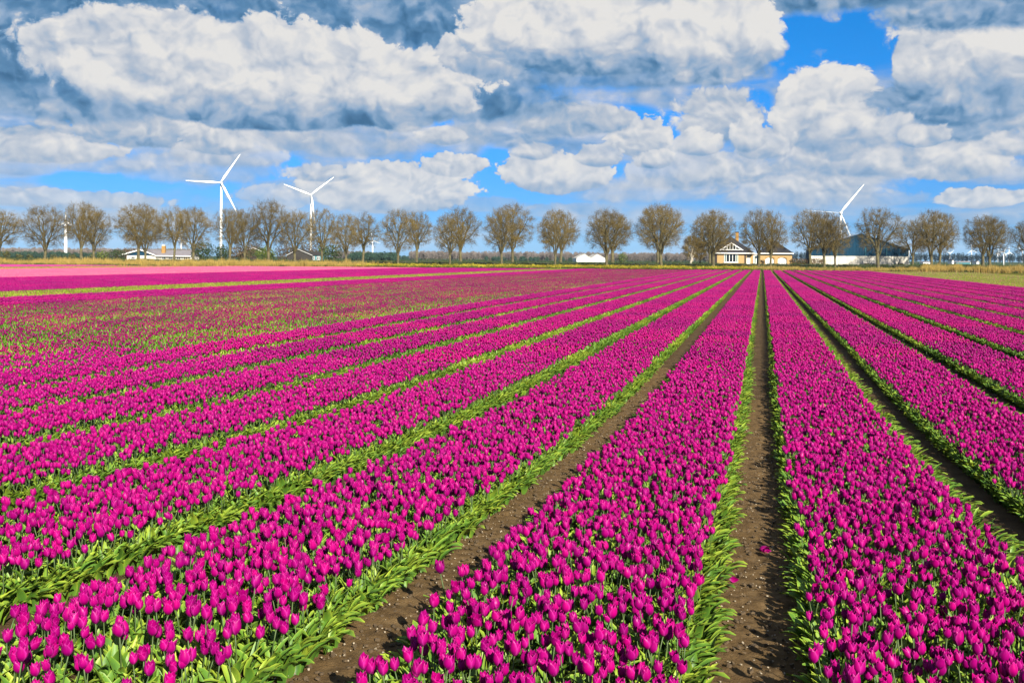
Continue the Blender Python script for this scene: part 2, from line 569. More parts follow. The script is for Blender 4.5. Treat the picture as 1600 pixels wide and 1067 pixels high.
def base_at(px, Z):
    x, y = rf(lat(px, Z), Z)
    return (x, y, float(zg(x, y)))

def project(x, y, z):
    r = x * RGT[0] + y * RGT[1]
    f = x * FWD[0] + y * FWD[1]
    f = np.maximum(f, 0.05)
    px = 800 + FPX * r / f
    return px, 397.0 + 0.0075 * px + FPX * (CAM_Z - z) / f, f

# ------------------------------------------------------------------ ground
M_SOIL = material('field_soil', None, scale=3.0, rough=0.95, spec=0.1, coord='World', bump=0.03, bscale=40.0, detail=8.0,
                  stops=[(0.25, (0.03907, 0.0239, 0.01103)), (0.5, (0.06895, 0.04366, 0.02023)), (0.75, (0.1011, 0.06665, 0.03217))])
M_BANK = material('bank_grass', None, scale=0.35, rough=0.9, spec=0.1, coord='World', bump=0.05, bscale=3.0, detail=8.0,
                  stops=[(0.3, (0.01609, 0.02758, 0.005515)), (0.5, (0.02758, 0.03907, 0.007354)), (0.7, (0.05976, 0.05515, 0.01379))])
M_FARF = material('far_farmland', None, scale=0.012, rough=0.95, spec=0.05, coord='World', detail=4.0,
                  stops=[(0.35, (0.01379, 0.03447, 0.006435)), (0.5, (0.02068, 0.04596, 0.008274)), (0.62, (0.04596, 0.04596, 0.02068))])
M_CROP = material('short_green_crop', None, scale=1.2, rough=0.95, spec=0.05, coord='World', detail=8.0, bump=0.04, bscale=8.0,
                  stops=[(0.3, (0.0378, 0.0504, 0.00504)), (0.5, (0.0756, 0.0756, 0.0084)), (0.7, (0.126, 0.1008, 0.0168))])

def geo(a, b, k):
    return list(np.geomspace(a, b, k))
fz = list(np.arange(-24, 0, 3.0)) + list(np.arange(0, 20, 0.5)) + list(np.arange(20, 186, 4.0)) + list(np.arange(186, 350, 3.0)) + geo(352, 9000, 26)
lr = list(np.arange(0, 14, 0.5)) + list(np.arange(14, 220, 5.0)) + geo(225, 9000, 18)
lr = [-a for a in lr[:0:-1]] + lr
FZ, LR = np.array(fz), np.array(lr)
gx = LR[None, :] * RGT[0] + FZ[:, None] * FWD[0]
gy = LR[None, :] * RGT[1] + FZ[:, None] * FWD[1]
gz = zg(gx, gy)
nr, nc = gx.shape
gm = MB()
gm.v = list(map(tuple, np.stack([gx, gy, gz], -1).reshape(-1, 3)))
for i in range(nr - 1):
    for j in range(nc - 1):
        a = i * nc + j
        gm.f.append((a, a + 1, a + nc + 1, a + nc))
        zc = 0.5 * (FZ[i] + FZ[i + 1])
        X = gx[i:i + 2, j:j + 2].mean()
        gm.mi.append((3 if X > 20.0 else 0) if zc < 188 else (1 if zc < 345 else 2))
        gm.uv.extend([(0, 0)] * 4)
ground = gm.build('ground', [M_SOIL, M_BANK, M_FARF, M_CROP], smooth=True)
tag(ground, 'flat farmland soil under the tulip beds reaching to the horizon', kind='structure')

# the two wheel tracks near the camera: trodden soil with clods
PITCH, BANDW, X0 = 1.825, 1.24, -0.03
M_PATH = material('trodden_soil', None, scale=14.0, rough=0.95, spec=0.1, coord='World', bump=0.010, bscale=90.0, detail=9.0,
                  stops=[(0.28, (0.05327, 0.03196, 0.01291)), (0.5, (0.09252, 0.05719, 0.02355)), (0.74, (0.1402, 0.09252, 0.04374))])
def soil_path(cx, y0, y1, half, label):
    st = 0.03
    xs = np.arange(-half, half + st, st)
    ys = np.arange(y0, y1 + st, st)
    m = MB()
    for yy in ys:
        for xx in xs:
            X = cx + xx
            q = Vector((X * 3.0, yy * 3.0, 0.3))
            h = 0.015 * mnoise.fractal(q, 0.9, 2.1, 3) + 0.012 * mnoise.fractal(q * 5.0, 0.7, 2.1, 3)
            edge = max(0.0, (abs(xx) - half * 0.6) / (half * 0.4))
            h += 0.016 - 0.03 * edge * edge
            m.v.append((X, float(yy), float(zg(X, yy)) + h))
    w = len(xs)
    for i in range(len(ys) - 1):
        for j in range(w - 1):
            a = i * w + j
            m.f.append((a, a + 1, a + w + 1, a + w))
            m.mi.append(0)
            m.uv.extend([(0, 0)] * 4)
    o = m.build('path', M_PATH, smooth=True)
    tag(o, label, kind='structure')
soil_path(X0, 2.0, 16.0, 0.36, 'bare brown soil track in shade between the two beds on the right')
soil_path(X0 - PITCH, 2.0, 20.0, 0.36, 'bare brown sunlit soil track left of the middle bed')

# ------------------------------------------------------------------ tulips
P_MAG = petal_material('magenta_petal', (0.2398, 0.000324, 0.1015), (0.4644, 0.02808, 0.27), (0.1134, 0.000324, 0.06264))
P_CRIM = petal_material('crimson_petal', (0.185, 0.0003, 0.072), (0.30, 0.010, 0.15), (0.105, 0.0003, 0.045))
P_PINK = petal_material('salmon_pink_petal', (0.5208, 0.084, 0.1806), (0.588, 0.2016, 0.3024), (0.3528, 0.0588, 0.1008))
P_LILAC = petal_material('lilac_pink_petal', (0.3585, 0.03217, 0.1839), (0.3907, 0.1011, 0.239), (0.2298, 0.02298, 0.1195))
M_LEAF = leaf_material('tulip_leaf', (0.02083, 0.06115, 0.01176), (0.07392, 0.159, 0.01568), (0.28, 0.336, 0.02912))
M_BRIGHT = leaf_material('young_tulip_leaf', (0.05515, 0.1011, 0.008274), (0.1471, 0.2023, 0.01379), (0.2528, 0.2666, 0.02298))
M_FRESH = leaf_material('fresh_tulip_leaf', (0.02691, 0.07625, 0.00897), (0.07625, 0.1659, 0.01256), (0.1884, 0.2512, 0.01973))
M_STEM = material('tulip_stem', (0.03447, 0.06895, 0.01609), (0.05976, 0.07814, 0.02298), 8.0, 0.5)

def petal_mesh(rs, ang, inner, hgt, openness):
    """one pointed petal of a closed cup; base at z=0"""
    m = MB()
    nt, ns = 7, 5
    prof_t = [0, 0.13, 0.33, 0.55, 0.76, 0.91, 1.0]
    prof_r = [0.12, 0.66, 0.98, 1.0, 0.88, 0.80, 0.76]
    prof_w = [0.35, 0.85, 1.0, 0.94, 0.66, 0.30, 0.02]
    rr = 0.0215 * (0.86 if inner else 1.0) * (hgt / 0.066)
    tipout = (openness + rs.uniform(-0.25, 0.35)) * 0.010
    vs, uvs, fs = [], [], []
    for i in range(nt):
        t = prof_t[i]
        r = rr * prof_r[i] + tipout * max(0, t - 0.6) ** 1.4 * 4
        half = R(64) * prof_w[i]
        z = hgt * (t ** 0.9) * (0.96 if inner else 1.0)
        for j in range(ns):
            s = (j / (ns - 1) - 0.5) * 2
            a = ang + s * half
            rad = r * (1.0 + 0.07 * (1 - s * s)) + 0.0006
            vs.append((rad * math.cos(a), rad * math.sin(a), z - 0.004 * s * s * t))
            uvs.append(((s + 1) / 2, t))
    for i in range(nt - 1):
        for j in range(ns - 1):
            a = i * ns + j
            fs.append((a, a + 1, a + ns + 1, a + ns))
    m.add(vs, fs, 0, uvs)
    return m

def leaf_mesh(rs, ang, length, width, lean, droop=0.0, rows=6, x0=0.0):
    """a folded lance-shaped leaf rising from the ground and arching outward"""
    m = MB()
    ca, sa = math.cos(ang), math.sin(ang)
    p = np.array([x0, 0.0])           # radial, height
    el = R(88) - lean * 0.35
    vs, uvs, fs = [], [], []
    twist = rs.uniform(-0.5, 0.5)
    wav = rs.uniform(0, 6)
    for i in range(rows + 1):
        t = i / rows
        w = width * (math.sin(math.pi * min(1, (t * 0.93 + 0.07)) ** 0.8) ** 0.75) * (1.0 if t < 0.99 else 0.05)
        fold = 0.42 * (1 - 0.4 * t)
        nrm = np.array([-math.sin(el), math.cos(el)])
        for j, s in enumerate((-1, 0, 1)):
            side = s * w * 0.5
            lift = abs(s) * w * fold + 0.004 * math.sin(wav + 9 * t) * s
            rad = p[0] - nrm[0] * 0 + (-math.sin(el)) * lift
            hz = p[1] + math.cos(el) * lift
            tw = twist * t
            sx = side * math.cos(tw)
            hz += side * math.sin(tw) * 0.6
            vs.append((rad * ca - sx * sa, rad * sa + sx * ca, max(hz, -0.01)))
            uvs.append((j / 2.0, t))
        p = p + np.array([math.cos(el), math.sin(el)]) * length / rows
        el -= (lean * 0.22 + droop * t * 0.5) * (6.0 / rows)
    for i in range(rows):
        for j in range(2):
            a = i * 3 + j
            fs.append((a, a + 1, a + 4, a + 3))
    m.add(vs, fs, 0, uvs)
    return m

OPEN = {}
def tulip_parts(seed, small=1.0, edge=None):
    """stem, petals, leaves as separate meshes, in metres, base at the origin"""
    rs = random.Random(seed)
    h = rs.uniform(0.185, 0.265)
    lx, ly = rs.gauss(0, 0.018), rs.gauss(0, 0.018)
    stem = MB()
    pts = [(lx * t * t, ly * t * t, -0.02 + (h + 0.02) * t) for t in (0, 0.35, 0.7, 1.0)]
    stem.tube(pts, [0.0038, 0.0036, 0.0032, 0.0034], 5)
    hg = rs.uniform(0.060, 0.076) * small
    op = rs.uniform(-0.1, 0.55) if rs.random() < 0.72 else rs.uniform(0.6, 1.3)
    tilt = Matrix.Translation((lx, ly, h - 0.002)) @ Matrix.Rotation(rs.gauss(0, 0.14), 4, 'X') @ Matrix.Rotation(rs.gauss(0, 0.14), 4, 'Y')
    a0 = rs.uniform(0, 6.28)
    petals = []
    for k in range(6):
        pm = petal_mesh(rs, a0 + k * math.pi * 2 / 3 + (math.pi / 3 if k >= 3 else 0), k >= 3, hg * rs.uniform(0.95, 1.04), op)
        q = MB()
        q.join(pm, M=tilt)
        petals.append(q)
    leaves = []
    b0 = rs.uniform(0, 6.28)
    for k in range(3):
        leaves.append(leaf_mesh(rs, b0 + k * 2.1 + rs.uniform(-0.5, 0.5), rs.uniform(0.15, 0.225), rs.uniform(0.032, 0.054),
                                rs.uniform(0.20, 0.80), rs.uniform(0, 0.25)))
    OPEN[seed] = op > 0.6
    return stem, petals, leaves

LIB = bpy.data.collections.new("plant library")      # never linked: only read by the scattering
def lib(coll, name, mb, mats, smooth=True):
    o = bpy.data.objects.new(name, mb.mesh(name, mats, smooth))
    coll.objects.link(o)
    return o

N_T = 12
TUL = [tulip_parts(100 + i) for i in range(N_T)]
def whole(parts, flower=True):
    m = MB()
    stem, petals, leaves = parts
    if flower:
        m.join(stem, 1)
        for p in petals:
            m.join(p, 0)
    for l in leaves:
        m.join(l, 2)
    return m

def clump(seed, outward, n=5, spread=0.05, tall=1.0):
    """a clump of leaves without a flower; outward leaves lean to +x"""
    rs = random.Random(seed)
    m = MB()
    for k in range(n):
        ang = rs.gauss(0, 0.75) if outward else rs.uniform(0, 6.28)
        lm = leaf_mesh(rs, ang, rs.uniform(0.14, 0.215) * tall, rs.uniform(0.034, 0.058), rs.uniform(0.45, 1.0) if outward else rs.uniform(0.15, 0.8),
                       rs.uniform(0.0, 0.35) if outward else rs.uniform(0, 0.25))
        q = Matrix.Translation((rs.gauss(0, spread), rs.gauss(0, spread), 0))
        m.join(lm, 2, q)
    return m

# low detail flower and leaf for the distance
def low_flower(rs, h, hg, wide, M):
    m = MB()
    k = 5
    vs, uvs, fs = [], [], []
    lx, ly = rs.gauss(0, 0.02), rs.gauss(0, 0.02)
    op = rs.uniform(-0.2, 0.5)
    ph = rs.uniform(0, 6.28)
    rings = [(0.0, 0.25), (0.35, 1.0), (0.72, 0.92 + 0.15 * op), (1.0, 0.62 + 0.6 * op)]
    for i, (t, r) in enumerate(rings):
        for j in range(k):
            a = ph + 2 * math.pi * j / k
            zz = h + hg * t - (hg * 0.22 if (i == 3 and j % 2) else 0)
            vs.append((lx + wide * r * math.cos(a), ly + wide * r * math.sin(a), zz))
            uvs.append((0.5 + 0.5 * ((j % 2) * 0.7), t * 0.9))
    for i in range(3):
        for j in range(k):
            j2 = (j + 1) % k
            fs.append((i * k + j, i * k + j2, (i + 1) * k + j2, (i + 1) * k + j))
    m.add(vs, fs, 0, uvs)
    q = MB()
    q.join(m, 0, M)
    return q

def patch(seed, flower_p, n=235, width=BANDW, length=2.0, tall=1.0, leafy=2, hgs=1.0, fh=1.0, edge=True, rowy=False, wide=0.08):
    rs = random.Random(seed)
    m = MB()
    nx, ny = 14, 21
    for i in range(nx):
        for j in range(ny):
            x = ((i + 0.5 + rs.uniform(-0.45, 0.45)) / nx - 0.5) * width
            y = ((j + 0.5 + rs.uniform(-0.45, 0.45)) / ny - 0.5) * length
            M = (x, y, 0.0)
            fp = flower_p * (0.35 if (rowy and i % 5 in (0, 1)) else 1.0)
            if rs.random() < fp:
                m.join(low_flower(rs, rs.uniform(0.165, 0.245) * fh, rs.uniform(0.056, 0.070) * hgs, rs.uniform(0.021, 0.026) * hgs, M))
            for k in range(leafy):
                m.join(leaf_mesh(rs, rs.uniform(0, 6.28), rs.uniform(0.15, 0.23) * tall, rs.uniform(0.034, 0.052), rs.uniform(0.3, 1.1), 0.2, rows=2), 2, M)
    if edge:
        for side in (-1, 1):
            for k in range(95 if wide < 0.1 else 130):
                y = rs.uniform(-0.5, 0.5) * length
                M = Matrix.Translation((side * (width / 2 + rs.uniform(-0.07, wide if side > 0 else 0.0)), y, 0)) @ Matrix.Rotation(0 if side > 0 else math.pi, 4, 'Z')
                m.join(leaf_mesh(rs, rs.gauss(0, 0.8), rs.uniform(0.15, 0.22), rs.uniform(0.036, 0.056), rs.uniform(0.4, 1.05), 0.2, rows=3), 2, M)
    return m

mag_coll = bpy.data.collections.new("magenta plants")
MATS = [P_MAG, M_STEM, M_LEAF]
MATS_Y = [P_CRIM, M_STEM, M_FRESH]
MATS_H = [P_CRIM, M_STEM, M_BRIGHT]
idx = {}
order = 0
def reg(key, mb, mats, coll=mag_coll):
    global order
    lib(coll, f"plant_{order:03d}", mb, mats)
    idx.setdefault(key, []).append(order)
    order += 1
for i in range(N_T):
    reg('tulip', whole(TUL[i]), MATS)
for i in range(8):
    reg('clump', clump(300 + i, False, 5), MATS)
for i in range(8):
    reg('edge', clump(400 + i, True, 6, 0.035), MATS)
for i in range(5):
    reg('full', patch(500 + i, 0.97), MATS)
for i in range(6):
    reg('fullwide', patch(520 + i, 0.97, wide=0.18), MATS)
for i in range(8):
    reg('sparse', patch(600 + i, (0.40, 0.52, 0.62, 0.72, 0.80, 0.88, 0.92, 0.95)[i], leafy=4, tall=1.30, hgs=0.90, edge=False, width=PITCH - 0.08, fh=0.98, rowy=True), MATS_Y)
for i in range(4):
    reg('headed', patch(640 + i, 0.08, leafy=5, tall=1.35, hgs=0.85, edge=False, width=PITCH - 0.02), MATS_H)
for i in range(3):
    reg('sparse_tulip', whole(tulip_parts(700 + i, 0.9)), MATS_Y)

def scatter(name, coll, pts, rots, scl, ids, label):
    me = bpy.data.meshes.new(name)
    me.from_pydata([tuple(p) for p in pts], [], [])
    for nm, tp, key, val in (('rot', 'FLOAT_VECTOR', 'vector', rots), ('scl', 'FLOAT', 'value', scl), ('idx', 'INT', 'value', ids)):
        at = me.attributes.new(nm, tp, 'POINT')
        at.data.foreach_set(key, np.asarray(val).ravel())
    o = bpy.data.objects.new(name, me)
    COL.objects.link(o)
    ng = bpy.data.node_groups.new(name + " scatter", 'GeometryNodeTree')
    ng.interface.new_socket('Geometry', in_out='INPUT', socket_type='NodeSocketGeometry')
    ng.interface.new_socket('Geometry', in_out='OUTPUT', socket_type='NodeSocketGeometry')
    gi = ng.nodes.new('NodeGroupInput')
    go = ng.nodes.new('NodeGroupOutput')
    ci = ng.nodes.new('GeometryNodeCollectionInfo')
    ci.inputs['Collection'].default_value = coll
    ci.inputs['Separate Children'].default_value = True
    ci.inputs['Reset Children'].default_value = True
    ip = ng.nodes.new('GeometryNodeInstanceOnPoints')
    def attr(nm, tp):
        a = ng.nodes.new('GeometryNodeInputNamedAttribute')
        a.data_type = tp
        a.inputs['Name'].default_value = nm
        return [s for s in a.outputs if s.enabled and s.name == 'Attribute'][0]
    er = ng.nodes.new('FunctionNodeEulerToRotation')
    L = ng.links.new
    L(gi.outputs[0], ip.inputs['Points'])
    L(ci.outputs[0], ip.inputs['Instance'])
    ip.inputs['Pick Instance'].default_value = True
    L(attr('idx', 'INT'), ip.inputs['Instance Index'])
    L(attr('rot', 'FLOAT_VECTOR'), er.inputs[0])
    L(er.outputs[0], ip.inputs['Rotation'])
    L(attr('scl', 'FLOAT'), ip.inputs['Scale'])
    L(ip.outputs[0], go.inputs[0])
    md = o.modifiers.new('scatter', 'NODES')
    md.node_group = ng
    tag(o, label, kind='stuff')
    return o

class Pts:
    def __init__(self):
        self.p, self.r, self.s, self.i = [], [], [], []
    def add(self, p, r, s, i):
        self.p.append(p); self.r.append(r); self.s.append(s); self.i.append(i)

def kind_of(X):
    if X > 20.5: return None
    if X > -12.4: return 'full'
    if X > -29.0: return 'sparse'
    if X > -34.6: return 'full'
    if X > -40.4: return 'headed'
    if X > -64.0: return 'full'
    if X > -99.0: return 'pink'
    if X > -120.0: return 'green'
    return 'lilac'

mag, pink, lilac, green = Pts(), Pts(), Pts(), Pts()
near_tulips = []
NEAR = 20.0
CELL = 2.0
rs = random.Random(11)
for nb in range(-86, 12):
    Xc = X0 + PITCH * (nb + 0.5)
    kd = kind_of(Xc)
    if kd is None:
        continue
    for j in range(1, 125):
        Yc = (j + 0.5) * CELL
        px, py, Z = project(Xc, Yc, 0.2)
        if Z < 2.0 or Z > 186.0 or (Xc * FWD[0] + Yc * FWD[1]) < 1.5:
            continue
        m_px = 260 + 3.0 * FPX / Z
        if px < -m_px or px > 1600 + m_px or py > 1067 + 1400:
            continue
        z0 = float(zg(Xc, Yc))
        if Z > NEAR:
            flip = kd != 'full' and rs.random() < 0.5
            rot = (0.0, 0.0, math.pi if flip else 0.0)
            p = (Xc, Yc, z0)
            if kd == 'sparse':
                q = 4.5 + (1.7 if nb % 2 else -1.7) + 5.5 * mnoise.noise(Vector((Xc * 0.45, Yc * 0.035, 5.0))) + 2.4 * mnoise.noise(Vector((Xc * 0.2, Yc * 0.12, 9.0))) + (Yc - 60.0) * 0.018
                mag.add(p, rot, 1.0, idx[kd][int(max(0, min(7, q)))])
            elif kd in ('full', 'headed'):
                mag.add(p, rot, 1.0, rs.choice(idx['fullwide' if kd == 'full' and (nb <= -3 or nb >= 0) else kd]))
            elif kd == 'pink':
                pink.add(p, rot, 1.0, rs.randrange(4))
            elif kd == 'lilac':
                lilac.add(p, rot, 1.0, rs.randrange(3))
            else:
                green.add(p, rot, 1.0, rs.randrange(3))
        else:
            nx, ny = 17, 27
            wd = BANDW if kd == 'full' else PITCH - 0.12
            for a in range(nx):
                for b in range(ny):
                    x = Xc + ((a + 0.5 + rs.uniform(-0.46, 0.46)) / nx - 0.5) * wd
                    y = Yc + ((b + 0.5 + rs.uniform(-0.46, 0.46)) / ny - 0.5) * CELL
                    zc = x * FWD[0] + y * FWD[1]
                    z = float(zg(x, y))
                    pf = 0.93 if kd == 'full' else 0.58
                    if kd == 'full':
                        front = 3.80 if nb <= -2 else 3.3
                        pf *= min(1.0, max(0.05, 0.40 + (zc - front) * 0.75))
                    # bare spots come in patches
                    if mnoise.noise(Vector((x * 1.7, y * 1.1, 3.0))) > 0.36:
                        pf *= 0.65
                    rz = rs.uniform(0, 6.28)
                    if rs.random() < pf:
                        k = rs.randrange(N_T)
                        near_tulips.append((x, y, z, rz, rs.uniform(0.76, 0.99), k, nb, zc))
                    elif rs.random() < 0.75:
                        mag.add((x, y, z), (0, 0, rz), rs.uniform(0.66, 0.9), rs.choice(idx['clump']))
            if kd == 'full':
                for side in (-1, 1):
                    bound = nb + 1 if side > 0 else nb
                    wide = 0.0 if side < 0 else 0.15 if (bound <= -2 or bound >= 1) else 0.06
                    for b in range(34 if bound > -2 else 48):
                        y = Yc + ((b + rs.random()) / 34 - 0.5) * CELL
                        x = Xc + side * (wd / 2 + rs.uniform(-0.06, wide))
                        mag.add((x, y, float(zg(x, y))), (0, 0, (0 if side > 0 else math.pi) + rs.gauss(0, 0.25)), rs.uniform(0.8, 1.05), rs.choice(idx['edge']))

# one tulip standing alone beside the track, at the corner of the middle bed
lone = (-1.615, 4.9)

# the 300 that show largest become single things
vis = []
for q in near_tulips:
    px, py, Z = project(q[0], q[1], q[2] + 0.24)
    if -8 < px < 1608 and 380 < py < 1062:
        vis.append((Z, q))
vis.sort(key=lambda a: a[0])
single = [q for _, q in vis[:300]]
chosen = set(map(id, single))
for q in near_tulips:
    if id(q) not in chosen:
        mag.add(q[:3], (rs.gauss(0, 0.06), rs.gauss(0, 0.06), q[3]), q[4], idx['tulip'][q[5]])

scatter('tulip_field', mag_coll, mag.p, mag.r, mag.s, mag.i, 'magenta tulips in long beds running away to the trees')

def side_coll(name, mats, variants, **kw):
    c = bpy.data.collections.new(name)
    for i in range(variants):
        lib(c, f"{name} {i}", patch(800 + i + len(name) * 31, mats=None, **kw) if False else patch(800 + i + len(name) * 31, **kw), mats)
    return c
c_pink = side_coll("salmon plants", [P_PINK, M_STEM, M_LEAF], 4, flower_p=0.97, edge=False, width=PITCH - 0.1, leafy=1, hgs=1.1)
c_lil = side_coll("lilac plants", [P_LILAC, M_STEM, M_LEAF], 3, flower_p=0.97, edge=False, width=PITCH - 0.1, leafy=1, hgs=1.1)
c_grn = side_coll("green plants", [P_PINK, M_STEM, M_BRIGHT], 3, flower_p=0.02, edge=False, width=PITCH - 0.02, leafy=4)
scatter('pink_tulip_field', c_pink, pink.p, pink.r, pink.s, pink.i, 'broad salmon pink band of tulips on the far left')
scatter('lilac_tulip_field', c_lil, lilac.p, lilac.r, lilac.s, lilac.i, 'thin lilac pink band of tulips along the far left edge')
scatter('green_leaf_band', c_grn, green.p, green.r, green.s, green.i, 'narrow yellow green band of headed tulip leaves behind the pink band')

# single tulips: build each variety once, then copy the thing and every part
BED_WORDS = {
    0: ('bed right of the shaded track', 'tulips at the near end of the bed right of the shaded track'),
    1: ('second bed right of the shaded track', 'tulips at the near end of the second bed on the right'),
    -1: ('middle bed', 'tulips at the near end of the middle bed'),
    -2: ('bed left of the sunlit track', 'tulips at the near end of the bed left of the sunlit track'),
    -3: ('second bed left of the sunlit track', 'tulips at the near end of the second bed on the left'),
}
def tulip_label(q):
    x, y, z, rz, sc, k, nb, zc = q
    bed, group = BED_WORDS.get(nb, BED_WORDS[0])
    off = x - (X0 + PITCH * (nb + 0.5))
    where = 'on the left edge of the ' if off < -0.48 else 'on the right edge of the ' if off > 0.48 else 'inside the '
    look = 'open' if OPEN[100 + k] else 'closed'
    end = 'foremost' if zc < 4.5 else 'near'
    return f'{end} {look} magenta tulip {where}{bed}', group
protos = {}
def tulip_thing(k, loc, rz, sc, label, group, tilt=(0, 0)):
    root = bpy.data.objects.new('tulip', None)
    COL.objects.link(root)
    root.empty_display_size = 0.05
    root.location = loc
    root.rotation_euler = (tilt[0], tilt[1], rz)
    root.scale = (sc, sc, sc)
    tag(root, label, 'tulip', group)
    if k not in protos:
        stem, petals, leaves = TUL[k]
        kids = [('stem', stem.mesh('stem', [M_STEM], True))]
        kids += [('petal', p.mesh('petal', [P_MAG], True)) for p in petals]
        kids += [('leaf', l.mesh('leaf', [M_LEAF], True)) for l in leaves]
        protos[k] = [bpy.data.objects.new(nm, me) for nm, me in kids]
        for c in protos[k]:
            COL.objects.link(c)
            c.parent = root
    else:
        for src in protos[k]:
            c = src.copy()
            COL.objects.link(c)
            c.parent = root
    return root

rt = random.Random(5)
for q in single:
    x, y, z, rz, sc, k, nb, zc = q
    lb, gp = tulip_label(q)
    tulip_thing(k, (x, y, z), rz, sc, lb, gp, (rt.gauss(0, 0.06), rt.gauss(0, 0.06)))
tulip_thing(3, (lone[0], lone[1], float(zg(*lone))), 0.4, 1.08, 'lone magenta tulip leaning out over the sunlit soil track at the bed corner', None, (0.0, -0.05))

# a broken flower lying on the shaded track and a loose petal near it
def fallen(x, y, rz, sc, nm, parts, label, cat):
    root = empty(nm, (x, y, float(zg(x, y)) + 0.035), rz, label, cat)
    root.rotation_euler = (R(84), 0.3, rz)
    root.scale = (sc, sc, sc)
    for p in parts:
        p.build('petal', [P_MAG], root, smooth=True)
    return root
rs2 = random.Random(77)
pp = [petal_mesh(rs2, k * 1.05, k % 2 == 1, 0.066, 0.9) for k in range(6)]
fx, fy = rf(lat(1190, 6.75), 6.75)
fallen(fx, fy, 0.9, 1.15, 'fallen_flower', pp, 'broken purple tulip flower lying in the shade on the soil track', 'fallen flower')
fx, fy = rf(lat(1143, 6.0), 6.0)
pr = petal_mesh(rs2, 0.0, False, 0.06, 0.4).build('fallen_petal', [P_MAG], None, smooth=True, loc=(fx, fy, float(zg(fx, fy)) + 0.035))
pr.rotation_euler = (R(80), 0.2, 1.0)
tag(pr, 'single magenta petal dropped beside leaves on the shaded soil track', 'petal')

# pale shell grit on the tracks
M_CHIP = material('shell_chip', (0.193, 0.1517, 0.1011), (0.331, 0.285, 0.2114), 3.0, 0.7, rand=0.2)
M_CLOD = material('soil_clod', (0.04137, 0.02758, 0.01471), (0.07814, 0.05286, 0.02758), 30.0, 0.95)
c_chip = bpy.data.collections.new("grit")
for i in range(6):
    rs3 = random.Random(900 + i)
    m = MB()
    k = rs3.randrange(4, 7)
    top = [(math.cos(a * 6.28 / k) * rs3.uniform(.6, 1.2), math.sin(a * 6.28 / k) * rs3.uniform(.5, 1.0), rs3.uniform(.35, .6)) for a in range(k)]
    bot = [(x * 1.1, y * 1.1, -0.3) for x, y, z in top]
    m.add(top + bot, [tuple(range(k))] + [(a, a + k, (a + 1) % k + k, (a + 1) % k) for a in range(k)])
    lib(c_chip, f"grit {i}", m, [M_CHIP if i < 3 else M_CLOD], smooth=False)
gp = Pts()
for cx, n, y1 in ((X0, 1500, 13.0), (X0 - PITCH, 2300, 17.0)):
    for k in range(n):
        y = 2.2 + (y1 - 2.2) * rs.random() ** 1.5
        x = cx + rs.uniform(-0.27, 0.27)
        chip = rs.random() < 0.42
        s = (rs.uniform(0.0022, 0.0058) if rs.random() < 0.93 else rs.uniform(0.006, 0.010)) if chip else rs.uniform(0.006, 0.016)
        gp.add((x, y, float(zg(x, y)) + 0.017 + 0.006), (rs.gauss(0, .3), rs.gauss(0, .3), rs.uniform(0, 6.28)), s, rs.randrange(3) if chip else 3 + rs.randrange(3))
scatter('shell_grit', c_chip, gp.p, gp.r, gp.s, gp.i, 'pale shell grit and small clods scattered over the bare tracks')

# ------------------------------------------------------------------ verge: reeds, grass, yellow flowers, right hand crop
M_REED = material('dry_reed', (0.2298, 0.1517, 0.02758), (0.331, 0.2436, 0.06895), 2.0, 0.8, transl=0.25, rand=0.25)
M_VERGE = material('verge_grass', (0.02068, 0.03907, 0.006435), (0.05515, 0.07354, 0.01011), 2.0, 0.8, transl=0.25, rand=0.25)
M_YELL = material('yellow_blossom', (0.285, 0.2298, 0.00919), (0.3447, 0.285, 0.02298), 2.0, 0.7, transl=0.25, rand=0.15)
def tuft(seed, n, h, w, lean, mat_top=None):
    r3 = random.Random(seed)
    m = MB()
    for k in range(n):
        a = r3.uniform(0, 6.28)
        bx, by = r3.gauss(0, 0.28), r3.gauss(0, 0.28)
        hh = h * r3.uniform(0.55, 1.1)
        dx, dy = lean * hh * r3.gauss(0, 1), lean * hh * r3.gauss(0, 1)
        ca, sa = math.cos(a) * w, math.sin(a) * w
        m.add([(bx - ca, by - sa, -0.05), (bx + ca, by + sa, -0.05), (bx + dx * .5 + ca * .7, by + dy * .5 + sa * .7, hh * .6),
               (bx + dx * .5 - ca * .7, by + dy * .5 - sa * .7, hh * .6), (bx + dx, by + dy, hh)], [(0, 1, 2, 3), (3, 2, 4)], 0)
        if mat_top is not None and r3.random() < 0.6:
            for q in range(2):
                ox, oy, oz = r3.gauss(0, .06), r3.gauss(0, .06), r3.gauss(0, .06)
                s = r3.uniform(0.04, 0.08)
                m.add([(bx + dx + ox - s, by + dy + oy, hh + oz - s * .6), (bx + dx + ox + s, by + dy + oy, hh + oz - s * .6), (bx + dx + ox, by + dy + oy + s, hh + oz + s)], [(0, 1, 2)], mat_top)
    return m
c_reed = bpy.data.collections.new("reeds")
c_verge = bpy.data.collections.new("verge")
c_yel = bpy.data.collections.new("blossom")
c_crop = bpy.data.collections.new("short crop")
for i in range(5):
    lib(c_reed, f"reed {i}", tuft(20 + i, 20, 1.30, 0.022, 0.09), [M_REED], False)
    lib(c_verge, f"verge {i}", tuft(40 + i, 18, 0.55, 0.022, 0.25), [M_VERGE], False)
    lib(c_yel, f"bloom {i}", tuft(60 + i, 16, 0.75, 0.020, 0.12, 1), [M_VERGE, M_YELL], False)
    lib(c_crop, f"crop {i}", patch(70 + i, 0.04, leafy=3, tall=1.0, fh=0.7, hgs=0.8, edge=False, width=2.0), [P_LILAC, M_STEM, M_BRIGHT], True)
re_, ve_, ye_, cr_ = Pts(), Pts(), Pts(), Pts()
rs4 = random.Random(31)
